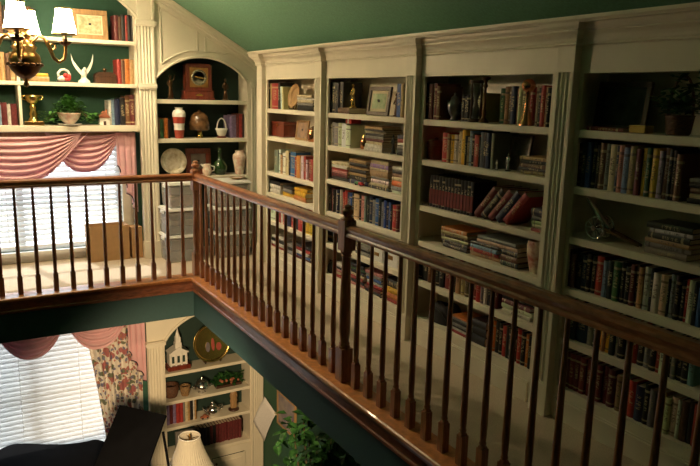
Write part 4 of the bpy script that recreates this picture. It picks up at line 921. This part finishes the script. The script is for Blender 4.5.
def bin_(label, x0, x1, y0, y1, z, h, cont, cm):
    t = thing('storage_bin', label, 'plastic bin', ((x0+x1)/2, y0, z), 0, 'stacked clear storage bins'); w = (x1-x0)/2; d = y1-y0; k = .92; hb = h-.028
    mb = MB()
    def tap(z_): f = k+(1-k)*z_/hb; return f
    vs = []
    for (z_, ins) in ((0, 0), (hb, 0), (hb, .004), (.004, .004)):
        f = tap(z_); a = w*.96*f-ins; b0 = d/2-(d/2*.96*f-ins); b1 = d/2+(d/2*.96*f-ins)
        vs += [(-a, b0, z_), (a, b0, z_), (a, b1, z_), (-a, b1, z_)]
    fs = [(0, 3, 2, 1), (12, 13, 14, 15)]
    for r in range(3): fs += [(r*4+i, r*4+(i+1) % 4, r*4+4+(i+1) % 4, r*4+4+i) for i in range(4)]
    mb.add(vs, fs); mb.build('tub', CLEAR, t, bevel=.002)
    mb = MB(); mb.box(-w, w, 0, d, hb+.0005, h-.012); mb.box(-w*.95, w*.95, d*.04, d*.96, h-.012, h-.001); mb.build('lid', LID, t, bevel=.004)
    mb = MB()                                            # folded things seen through the side
    n = len(cont); zz = .006; a = w*.85
    for i, f in enumerate(cont):
        hh_ = (hb-.02)*f; nb = 6
        mb.grid(16, 1, lambda u, v: (0, 0, 0)) if False else None
        mb.box(-a*random.uniform(.92, 1), a*random.uniform(.92, 1), d*.09, d*.91, zz, zz+hh_-.002, i % len(cm)); zz += hh_
    mb.build('folded_contents', cm, t, bevel=.012)
    for sg in (-1, 1):
        mb = MB(); mb.box(sg*w-.004 if sg > 0 else -w-.008, sg*w+.008 if sg > 0 else -w+.004, d*.35, d*.65, hb-.03, hb+.0); mb.build('latch', LID, t, bevel=.002)
CB = mat('dark_blue_cloth', (.13, .16, .22), .9, noise=.4, scale=12); CG = mat('grey_cloth', (.34, .32, .31), .9, noise=.4, scale=12); CR = mat('russet_cloth', (.26, .14, .11), .9, noise=.4, scale=12); CP = mat('plaid_brown_cloth', (.42, .30, .24), .9, noise=.8, scale=18, stretch=(1, 1, 4))
bin_('clear bin with white lid and dark blue contents, bottom of the left stack', -.12, .215, .53, .843, -.012, .272, (.5, .5), [CB, CB])
bin_('clear bin with white lid and grey contents, middle of the left stack', -.12, .215, .53, .843, .2605, .265, (.4, .3, .3), [CB, CG, CB])
bin_('smaller clear bin with brown plaid contents, top of the left stack', -.09, .20, .545, .843, .526, .25, (.6, .4), [CP, CG])
bin_('clear bin with russet contents, bottom of the right stack', .375, .755, .52, .85, -.012, .262, (.5, .5), [CR, CB])
bin_('clear bin with dark contents, middle of the right stack', .375, .755, .52, .85, .2505, .258, (.3, .4, .3), [CB, CR, CB])
bin_('clear bin with brown contents and a dish on its lid, top of right stack', .375, .755, .52, .85, .509, .262, (.6, .4), [CP, CG])
t = thing('gilt_dish', 'shallow gold-rimmed dish on the topmost white bin lid', 'dish', (.665, .70, .7715))
mb = MB(); mb.lathe([(.05, 0), (.055, .004), (.085, .016), (.088, .020), (.08, .018), (.05, .008), (0, .006)], (0, 0, 0), 28); mb.build('dish', BRASS, t)
mb = MB(); mb.lathe([(0, .0085), (.05, .0085), (.07, .0165), (.068, .018), (.045, .012), (0, .012)], (0, 0, 0), 24); mb.build('painted_well', ROSEV, t)


# ------------------------------------------------------------------ curtains
def swag(t, xa, xb, zt, sag, y0, n=7, name='swag', zl=0.0, zr=0.0, amp=.030, top_sag=.03):
    # draped half-moon: every fold is a catenary hung between the two upper corners
    mb = MB(); cx = (xa+xb)/2
    def f(u, v):
        s = 2*u-1
        prof = (1-abs(s)**2.5)
        sq = 1-.10*v*(1-abs(s))
        x = cx+(xb-xa)/2*s*sq
        z = zt+(zl*(1-u)+zr*u)*v-(top_sag+(sag-top_sag)*v)*prof
        ph = 2*math.pi*n*v
        y = y0-.015-amp*(.5+.5*math.sin(ph))*(.25+.75*prof**.5)-.03*v*(1-v)*2*prof
        return (x, y, z)
    mb.grid(40, n*10, f)
    return mb.build(name, PINK, t, solid=.004)
def jabot(t, x0, x1, zt, zb0, zb1, y0, n=4, name='cascade'):
    mb = MB()
    def low(u): return zb0+(zb1-zb0)*u
    def f(u, v):
        ph = 2*math.pi*n*u
        x = x0+(x1-x0)*u+.016*math.sin(ph)*v
        zz = low(u)+.022*math.cos(ph)
        return (x, y0-.012-.014*math.cos(ph)*(.3+.7*v), zt+(zz-zt)*v)
    mb.grid(n*12, 12, f)
    o = mb.build(name, PINK, t, solid=.004)
    tr = MB(); tr.tube([Vector(f(i/40, 1))+Vector((0, -.004, 0)) for i in range(41)], .006, 6); tr.build('braid_edge', TRIMD, t)
    return o
CU = thing('swag_curtain', 'pink draped swag valance over the upper window, tails at its right', 'curtain', (0, 0, 0))
mb = MB(); mb.box(-2.43, -.280, .985, 1.03, 1.20, 1.237); mb.build('mounting_board', WOODT, CU)
swag(CU, -1.93, -.79, 1.236, .45, .940, 7)
swag(CU, -1.10, -.425, 1.236, .375, .985, 6)
swag(CU, -2.42, -1.70, 1.236, .39, .955, 6)
mb = MB()                                             # the gathered diagonal fold where two swags cross
def fold(u, v):
    s = v-.5; return (-.78-.30*u+s*.10*(1-.3*u), .935-.03*math.cos(s*math.pi)-.02*math.sin(s*12), 1.200-.33*u+s*.06)
mb.grid(20, 14, fold); mb.build('gathered_fold', PINK, CU, solid=.004)
jabot(CU, -.475, -.30, 1.236, .90, .45, .955, 3)
jabot(CU, -.345, -.285, 1.236, .60, .42, .975, 2)
CL = thing('swag_curtain', 'pink draped swag valance over the lower window, ending in a pleated tail', 'curtain', (0, 0, 0))
mb = MB(); mb.box(-2.43, -.268, .985, 1.03, -.50, -.46); mb.build('mounting_board', WOODT, CL)
swag(CL, -1.68, -1.00, -.52, .39, .955, 5)
swag(CL, -1.06, -.40, -.52, .39, .945, 5)
swag(CL, -2.42, -1.62, -.52, .38, .945, 5)
jabot(CL, -.445, -.275, -.49, -1.00, -1.36, .925, 3)
FC = thing('floral_curtain', 'floral drape tied back at the right of the lower window', 'curtain', (0, 0, 0))
mb = MB()
def drape(u, v):
    z = -.52-1.75*v
    xl = -.86+.10*min(v/.45, 1)+.10*max(0, (v-.15))*1.05
    xl = -.87+.21*v+.02*math.sin(v*3)
    xr = -.285-.02*v
    x = xl+(xr-xl)*u
    return (x, 1.01+.022*math.sin(u*math.pi*11)+.008*math.sin(u*27+v*4), z)
mb.grid(90, 20, drape); mb.build('drape', FLORAL, FC, solid=.003)
mb = MB(); mb.tube([(-.90, 1.012, -.51), (-.275, 1.012, -.51)], .010, 8); mb.build('curtain_rod', WOODT, FC)

# ------------------------------------------------------------------ chandelier
CH = (-1.36, -.36, 1.832)
t = thing('chandelier', 'brass chandelier with lit white shades hanging at the upper left', 'chandelier', CH); CHS = 1.17; t.scale = (CHS, CHS, CHS)
mb = MB(); mb.lathe([(0, -.165), (.010, -.158), (.018, -.145), (.010, -.128), (.016, -.12), (.024, -.112)], (0, 0, 0), 20); mb.build('finial', BRASS, t)
mb = MB(); mb.lathe([(.024, -.112), (.050, -.096), (.078, -.066), (.093, -.034), (.096, -.026), (.088, -.024)], (0, 0, 0), 28)
for k in range(16):
    a = 2*math.pi*k/16; mb.ball((.090*math.cos(a), .090*math.sin(a), -.026), (.018, .018, .012), seg=8)
mb.build('bowl', BRONZE, t)
mb = MB(); mb.lathe([(.084, -.022), (.092, .0), (.086, .03), (.062, .055), (.075, .080), (.05, .10), (.03, .115), (.036, .135), (.05, .15), (.03, .17), (.018, .20), (.024, .24), (.032, .27), (.018, .31), (.014, .40), (.028, .43), (.012, .46)], (0, 0, 0), 26); mb.build('column', BRASS, t)
mb = MB(); ztop = (ceilz(CH[0])-CH[2])/CHS
mb.tube([(0, 0, .46), (0, 0, ztop-.05)], .007, 8); mb.build('hanging_rod', BRASS, t)
mb = MB(); mb.lathe([(.012, ztop-.06), (.05, ztop-.045), (.07, ztop-.02), (.07, ztop+.03)], (0, 0, 0), 20); mb.build('ceiling_canopy', BRASS, t)
vr = Vector((.860, -.509, 0)).normalized(); vf = Vector((.503, .842, 0)).normalized()
for k, (ang) in enumerate((-8, 82, 172, 262)):
    a = math.radians(ang+25.5); d = vr*math.cos(a)+vf*math.sin(a); R = .235
    def P(r, z): return (d.x*r, d.y*r, z)
    arm = MB(); arm.tube([P(.03, .05), P(.05, .115), P(.085, .150), P(.12, .135), P(.145, .08), P(.165, .02), P(.195, -.005), P(.225, .015), P(R, .06), P(R, .095)], [.012, .011, .011, .012, .013, .011, .011, .010, .010, .010], 10)
    arm.tube([P(.14, .085), P(.155, .105), P(.175, .10), P(.178, .08), P(.165, .07)], .006, 8); arm.build('arm', BRASS, t)
    c = MB(); c.lathe([(.010, .095), (.030, .105), (.040, .118), (.036, .122), (.014, .122), (.017, .135)], P(R, 0), 18); c.build('drip_cup', BRONZE, t)
    s = MB(); s.lathe([(.012, .135), (.012, .19)], P(R, 0), 14); s.build('candle_sleeve', mat('cream_candle_sleeve', (.75, .65, .45), .5, noise=.05), t)
    bz = MB(); bz.lathe([(.006, .19), (.012, .205), (.013, .22), (.007, .245), (0, .258)], P(R, 0), 12); bz.build('bulb', mat('bulb_glow', (1, .80, .5), .3, emit=30.0), t)
    h = MB(); h.lathe([(.074, .165), (.070, .175), (.057, .240), (.048, .290), (.046, .318), (.045, .318), (.047, .290), (.056, .240), (.069, .175)], P(R, 0), 28); h.build('lamp_shade', SHADEM, t)
    for tp in ([(.0455, .312), (.049, .318), (.0455, .324)], [(.072, .161), (.076, .166), (.072, .171)]):
        tr = MB(); tr.lathe(tp, P(R, 0), 28); tr.build('shade_trim', BRASS, t)
    ld = bpy.data.lights.new('candle_bulb_light', 'POINT'); ld.energy = LAMP; ld.color = (1.0, .74, .42); ld.shadow_soft_size = .025
    lo = bpy.data.objects.new('candle_bulb_light', ld); C.objects.link(lo); lo.parent = t; lo.location = P(R, .225)

# ------------------------------------------------------------------ lower room
t = thing('grand_piano', 'black grand piano with its lid raised, in the room below', 'piano', (-1.1, -.3, -3.1))
out = [(-.95, -1.3), (.78, -1.3), (.78, -.75), (.62, -.35), (.44, .18), (.30, .52), (.22, .69), (.11, .675), (-.10, .725), (-.38, .91), (-.485, .948), (-.585, .90), (-.72, .75), (-.80, .5), (-.88, 0), (-.95, -.8)]
def smooth(p, it=2):
    for _ in range(it):
        q = []
        for i in range(len(p)):
            a = Vector(p[i]); b = Vector(p[(i+1) % len(p)]); q += [tuple(a*.75+b*.25), tuple(a*.25+b*.75)]
        p = q
    return p
mb = MB(); mb.prism(smooth(out, 2), 1.12, 1.50, 'z'); mb.build('case', BLACK, t, bevel=.01)
for x, y in ((-.75, -1.05), (.55, -1.05), (-.35, .55)):
    mb = MB(); mb.lathe([(.05, 0), (.055, .03), (.045, .08), (.06, .5), (.085, .95), (.09, 1.119)], (x, y, 0), 16); mb.build('leg', BLACK, t)
mb = MB()
# raised lid: a slab through these corners (local coordinates)
P0 = Vector((-1.1, -.3, -3.1)); c1 = Vector((-.705, .165, -1.2))-P0; c2 = Vector((-.389, -.232, -1.2))-P0; c4 = Vector((-.688, -.62, -1.5))-P0; c3 = c1+(c4-c2)*1.0
e = (c2-c1).cross(c4-c2).normalized()*.022
if e.z < 0: e = -e
c4 = c4+(c4-c2)*.35; c3 = c3+(c4-c2)*.26
vs = [c1, c2, c4, c3]; vs += [v-e for v in vs]
mb.add(vs, [(0, 1, 2, 3), (7, 6, 5, 4), (0, 4, 5, 1), (1, 5, 6, 2), (2, 6, 7, 3), (3, 7, 4, 0)]); mb.build('raised_lid', BLACK, t, bevel=.004)
mb = MB(); mb.tube([Vector((-.45, -.34, -1.30))-P0, Vector((-.425, -.40, -1.62))-P0], .012, 8); mb.build('lid_prop', BLACK, t)

t = thing('floor_lamp', 'lamp with pleated cream shade, in the room below the corner', 'lamp', (-.16, -.16, -3.1))
mb = MB(); mb.lathe([(.16, 0), (.165, .012), (.12, .03), (.04, .05), (.02, .08)], (0, 0, 0), 24); mb.build('base', BRASS, t)
mb = MB(); mb.lathe([(.014, .08), (.014, 1.0), (.03, 1.03), (.014, 1.06), (.014, 1.50)], (0, 0, 0), 12); mb.build('pole', BRASS, t)
mb = MB(); n = 80
def shd(u, v):
    a = 2*math.pi*u; r = .095+.165*v**1.35; r *= 1+.018*math.cos(a*40); return (r*math.cos(a), r*math.sin(a), 1.60-.42*v)
mb.grid(240, 10, shd); mb.build('lamp_shade', LAMPC, t, solid=.003)
for r, z in ((.097, 1.602), (.262, 1.178)):
    mb = MB(); mb.tube([(r*math.cos(2*math.pi*i/40), r*math.sin(2*math.pi*i/40), z) for i in range(41)], .006, 6); mb.build('shade_rim', WHITE, t)
mb = MB(); mb.tube([(-.09, 0, 1.575), (.09, 0, 1.575)], .003, 6); mb.tube([(0, -.09, 1.575), (0, .09, 1.575)], .003, 6); mb.lathe([(.008, 1.50), (.010, 1.575), (.014, 1.60), (.006, 1.625), (0, 1.63)], (0, 0, 0), 12); mb.build('finial', BRASS, t)

t = thing('church_model', 'white model church on a dark red base, top shelf of the lower bookcase', 'model building', (.085, .985, -1.30))
mb = MB(); mb.box(-.125, .125, -.055, .10, 0, .05); mb.build('base', WOODR, t, bevel=.006)
mb = MB(); mb.box(-.095, .095, -.02, .09, .0502, .19); mb.prism([(-.105, .195), (.105, .195), (0, .255)], -.045, .095, 'y'); mb.box(-.105, .105, -.045, .092, .185, .196); mb.build('nave', WHITE, t)
for x in (-.085, -.03, .03, .085):
    mb = MB(); mb.lathe([(.011, .0502), (.009, .06), (.008, .175), (.011, .185)], (x, -.034, 0), 10); mb.build('column', WHITE, t)
mb = MB(); mb.box(-.034, .034, -.03, .04, .22, .30); mb.box(-.027, .027, -.022, .033, .30, .36); mb.lathe([(.03, .36), (.022, .385), (.008, .43), (0, .50)], (0, .005, 0), 8); mb.build('steeple', WHITE, t)
for x in (-.058, 0, .058):
    mb = MB(); mb.box(x-.013, x+.013, -.0225, -.0202, .075, .15); mb.build('window', DKGREEN, t)
t = plate('round gold-rimmed painted plate on a stand beside the model church', (.47, 1.0, -1.30), 0, .215, GOLD, ARTP, .15, wr=.86)
def painted_people(t):
    r = .215; tilt = .15
    M = Matrix.Translation((0, 0, r*math.cos(tilt)+.012)) @ Matrix.Rotation(-tilt, 4, 'X')
    for x, z, w_, h_, m_ in ((-.05, -.04, .05, .11, mat('painted_grey', (.16, .14, .15), .5, noise=.3)), (.01, -.02, .035, .14, mat('painted_red', (.42, .08, .06), .5, noise=.3)), (.075, -.05, .06, .09, mat('painted_red', (.4, .08, .06)))):
        mb = MB(); mb.prism([(x+w_/2*math.cos(2*math.pi*i/16), z+h_/2*math.sin(2*math.pi*i/16)) for i in range(16)], -.0105, -.006, 'y', M=M); mb.build('painted_shape', m_, t)
painted_people(t)
def basket(label, loc, r, h, m_=WICKER):
    t = thing('wicker_basket', label, 'basket', loc)
    mb = MB(); mb.lathe([(r*.75, 0), (r*.8, .01), (r, h*.6), (r*.95, h), (r*.88, h), (r*.9, h*.6), (0, .02)], (0, 0, 0), 22); mb.build('body', m_, t)
    mb = MB(); mb.tube([(r*.93*math.cos(2*math.pi*i/24), r*.93*math.sin(2*math.pi*i/24), h+.004) for i in range(25)], .009, 8); mb.build('rim', m_, t)
basket('brown wicker basket at the left of the second lower shelf', (.01, 1.02, -1.62), .082, .125)
basket('smaller tan basket beside the silver tureen', (.153, .985, -1.62), .055, .100, mat('tan_wicker', (.34, .20, .08), .7, noise=.6, scale=60, bump=.8))
t = thing('silver_tureen', 'silver lidded tureen in the middle of the second lower shelf', 'tureen', (.338, .97, -1.62))
mb = MB(); mb.lathe([(.04, 0), (.045, .006), (.025, .02), (.07, .05), (.085, .085), (.082, .09)], (0, 0, 0), 26); mb.build('bowl', SILVER, t)
mb = MB(); mb.lathe([(.084, .0905), (.07, .125), (.035, .15), (.010, .158), (.016, .17), (0, .182)], (0, 0, 0), 26); mb.build('lid', SILVER, t)
for sg in (-1, 1):
    mb = MB(); mb.tube([(sg*.08, 0, .075), (sg*.108, 0, .085), (sg*.105, 0, .06), (sg*.07, 0, .05)], .006, 8); mb.build('handle', SILVER, t)
t = thing('flower_arrangement', 'low dark greenery garland along the right of the second lower shelf', 'flower arrangement', (.655, 1.01, -1.62))
mb = MB(); mb.box(-.15, .15, -.045, .05, 0, .03); mb.build('tray', WOODD, t, bevel=.004)
mb = MB(); leaves(mb, [(random.uniform(-.165, .165), random.gauss(0, .025), .035+random.uniform(0, .10)) for _ in range(230)], .05); mb.build('foliage', LEAFD, t)
mb = MB()
for i in range(9): mb.ball((random.uniform(-.15, .15), random.uniform(-.07, -.03), random.uniform(.04, .1)), random.uniform(.012, .02), seg=8)
mb.build('berries', TERRA, t)
t = thing('silver_teapot', 'silver teapot on the third lower shelf', 'teapot', (.46, .975, -1.92))
mb = MB(); mb.lathe([(.04, 0), (.045, .008), (.07, .04), (.08, .075), (.06, .11), (.035, .12)], (0, 0, 0), 24); mb.build('body', SILVER, t)
mb = MB(); mb.lathe([(.036, .1205), (.03, .135), (.010, .145), (.012, .155), (0, .165)], (0, 0, 0), 18); mb.build('lid', SILVER, t)
mb = MB(); mb.tube([(-.065, 0, .05), (-.10, 0, .075), (-.115, 0, .115)], [.014, .010, .007], 8); mb.build('spout', SILVER, t)
mb = MB(); mb.tube([(.07, 0, .10), (.11, 0, .105), (.115, 0, .06), (.075, 0, .045)], .007, 8); mb.build('handle', SILVER, t)
t = thing('red_ornament', 'small red ornament on the edge of the third lower shelf', 'ornament', (.35, .93, -1.92))
mb = MB(); mb.box(-.045, .045, -.018, .018, .008, .026); mb.prism([(-.025, .026), (.03, .026), (.015, .044), (-.012, .044)], -.016, .016, 'y'); mb.build('body', TERRA, t, bevel=.003)
for x in (-.027, .027):
    mb = MB(); mb.lathe([(.010, -.02), (.010, .02)], (0, 0, 0), 12, M=Matrix.Translation((x, 0, .010)) @ Matrix.Rotation(math.pi/2, 4, 'X')); mb.build('wheels', BLACKM, t)
t = thing('wooden_totem', 'upright carved amber wood figure at the right of the third lower shelf', 'carving', (.715, .99, -1.92))
mb = MB(); mb.lathe([(.06, 0), (.06, .014), (.035, .025)], (0, 0, 0), 18); mb.build('base', WOODD, t)
mb = MB(); mb.lathe([(.036, .0255), (.042, .06), (.036, .085), (.046, .11), (.038, .135), (.046, .165), (.042, .20), (.02, .235), (0, .24)], (0, 0, 0), 16, sy=.7); mb.ball((-.016, -.03, .19), .010, seg=8); mb.ball((.016, -.03, .19), .010, seg=8); mb.box(-.008, .008, -.042, -.025, .155, .18); mb.build('carved_body', WOODT, t)
t = frame('grey album standing behind the lamp, bottom shelf of the lower bookcase', 'album', (.17, .985, -2.27), 0, .26, .22, .03, .03, mat('grey_album', (.26, .24, .22), .6, noise=.2), mat('pale_album_page', (.4, .36, .3), .7, noise=.3), .08)

# picture on the green wall, paper, tree
t = thing('wall_picture', 'framed picture hanging on the dark green wall of the lower room', 'picture', (1.038, .245, -1.725), HP)
w_, h_ = .27, .185
mb = MB(); b_ = .022
ww, hh2 = .225, .195
for a in ((-ww, ww, -hh2, -hh2+b_), (-ww, ww, hh2-b_, hh2), (-ww, -ww+b_, -hh2+b_, hh2-b_), (ww-b_, ww, -hh2+b_, hh2-b_)): mb.box(a[0], a[1], -.024, 0, a[2], a[3])
mb.build('frame_moulding', WOODT, t, bevel=.003)
mb = MB(); mb.box(-ww+b_, ww-b_, -.012, -.004, -hh2+b_, hh2-b_); mb.build('picture', mat('violet_landscape', (.17, .15, .20), .45, noise=.9, scale=9, col2=(.34, .30, .26)), t)
t = thing('paper_sheet', 'white printed sheet taped beside the lower bookcase, hanging askew', 'paper', (0, 0, 0))
A, B_, Cc, D_ = Vector((.985, .73, -1.712)), Vector((1.032, .524, -1.842)), Vector((.985, .741, -2.27)), Vector((.89, .835, -2.04))
mb = MB()
def sh(u, v):
    p = (A*(1-u)+B_*u)*(1-v)+(D_*(1-u)+Cc*u)*v
    return p+Vector((-.012*math.sin(math.pi*v), 0, 0))
mb.grid(8, 8, sh); mb.build('sheet', PAPER, t, solid=.0015)
mb = MB(); mb.box(1.024, 1.039, .50, .56, -1.85, -1.835); mb.build('tape', MATTE, t)
t = thing('ficus_tree', 'dark leafy houseplant against the lower green wall, below the railing', 'potted plant', (.58, -1.22, -3.1))
mb = MB(); mb.lathe([(.16, 0), (.17, .02), (.21, .36), (.225, .37), (.225, .41), (.20, .41), (.19, .34), (0, .33)], (0, 0, 0), 28); mb.build('pot', TERRA, t)
mb = MB(); tips = []
for k in range(9):
    a = random.uniform(0, 6.28); r = random.uniform(.1, .36); p = [(0, 0, .33), (.02*math.cos(a), .02*math.sin(a), .8), (r*.4*math.cos(a), r*.4*math.sin(a), 1.25), (r*.8*math.cos(a), r*1.2*math.sin(a), 1.65), (r*math.cos(a), r*1.7*math.sin(a), 1.98)]
    mb.tube(p, [.02, .016, .011, .008, .004], 8)
    for i in range(70):
        f = random.uniform(.35, 1); j = min(3, int(f*4)); q = Vector(p[j]).lerp(Vector(p[j+1]), f*4-j) if f < 1 else Vector(p[4])
        q = q+Vector((random.gauss(0, .085), random.gauss(0, .10), random.gauss(0, .07)))
        if q.x < .40 and -.75 < q.y < .50: tips.append(q)
mb.build('stems', STEM, t)
mb = MB(); leaves(mb, tips, .105, droop=.9); mb.build('foliage', LEAFD, t)

# rest everything a hair above what carries it
LEVELS = {round(z, 3) for zs in SHZ for z in zs} | {.165, 1.56, 1.175, .79, 2.09, 1.695, 1.305, -1.30, -1.62, -1.92, -2.27, -.012, -3.1}
for o in bpy.data.objects:
    if o.parent is None and o.get('category') and o['category'] not in ('book', 'bookcase', 'railing') and round(o.location.z, 3) in LEVELS: o.location.z += .0012

# ------------------------------------------------------------------ books past the three hundred that show largest
from bpy_extras.object_utils import world_to_camera_view
def merge_small_books(keep=300):
    bpy.context.view_layer.update(); found = []
    for o in list(bpy.data.objects):
        if o.get('category') != 'book': continue
        pts = [world_to_camera_view(SC, cam, o.matrix_world @ v.co) for v in o.data.vertices]
        xs = [p.x*700 for p in pts]; ys = [p.y*466 for p in pts]
        x0, x1, y0, y1 = max(min(xs), 0), min(max(xs), 700), max(min(ys), 0), min(max(ys), 466)
        a = max(0, x1-x0)*max(0, y1-y0); z = o.matrix_world.translation.z
        if z < .6: a *= .6                            # behind the balusters
        if z < .3: a *= .5
        found.append((a, o))
    found.sort(key=lambda q: -q[0])
    mb = MB(); codes = sorted(COL); mats = [mat(COL[c][0].replace(' ', '_')+'_cover', COL[c][1], .5, noise=.35, scale=40) for c in codes]+[PAGES]
    for a, o in found[keep:]:
        mw = o.matrix_world; mb.add([mw @ v.co for v in o.data.vertices], [list(p.vertices) for p in o.data.polygons], codes.index(o['code']))
        for ch in list(o.children):
            mw = ch.matrix_world; mb.add([mw @ v.co for v in ch.data.vertices], [list(p.vertices) for p in ch.data.polygons], len(codes)); bpy.data.objects.remove(ch)
        bpy.data.objects.remove(o)
    if mb.v:
        tag(mb.build('small_books', mats), 'the smallest and most hidden books scattered over the far and lowest shelves', 'books', None, 'stuff')
    for a, o in found[:keep]: del o['code']
merge_small_books()
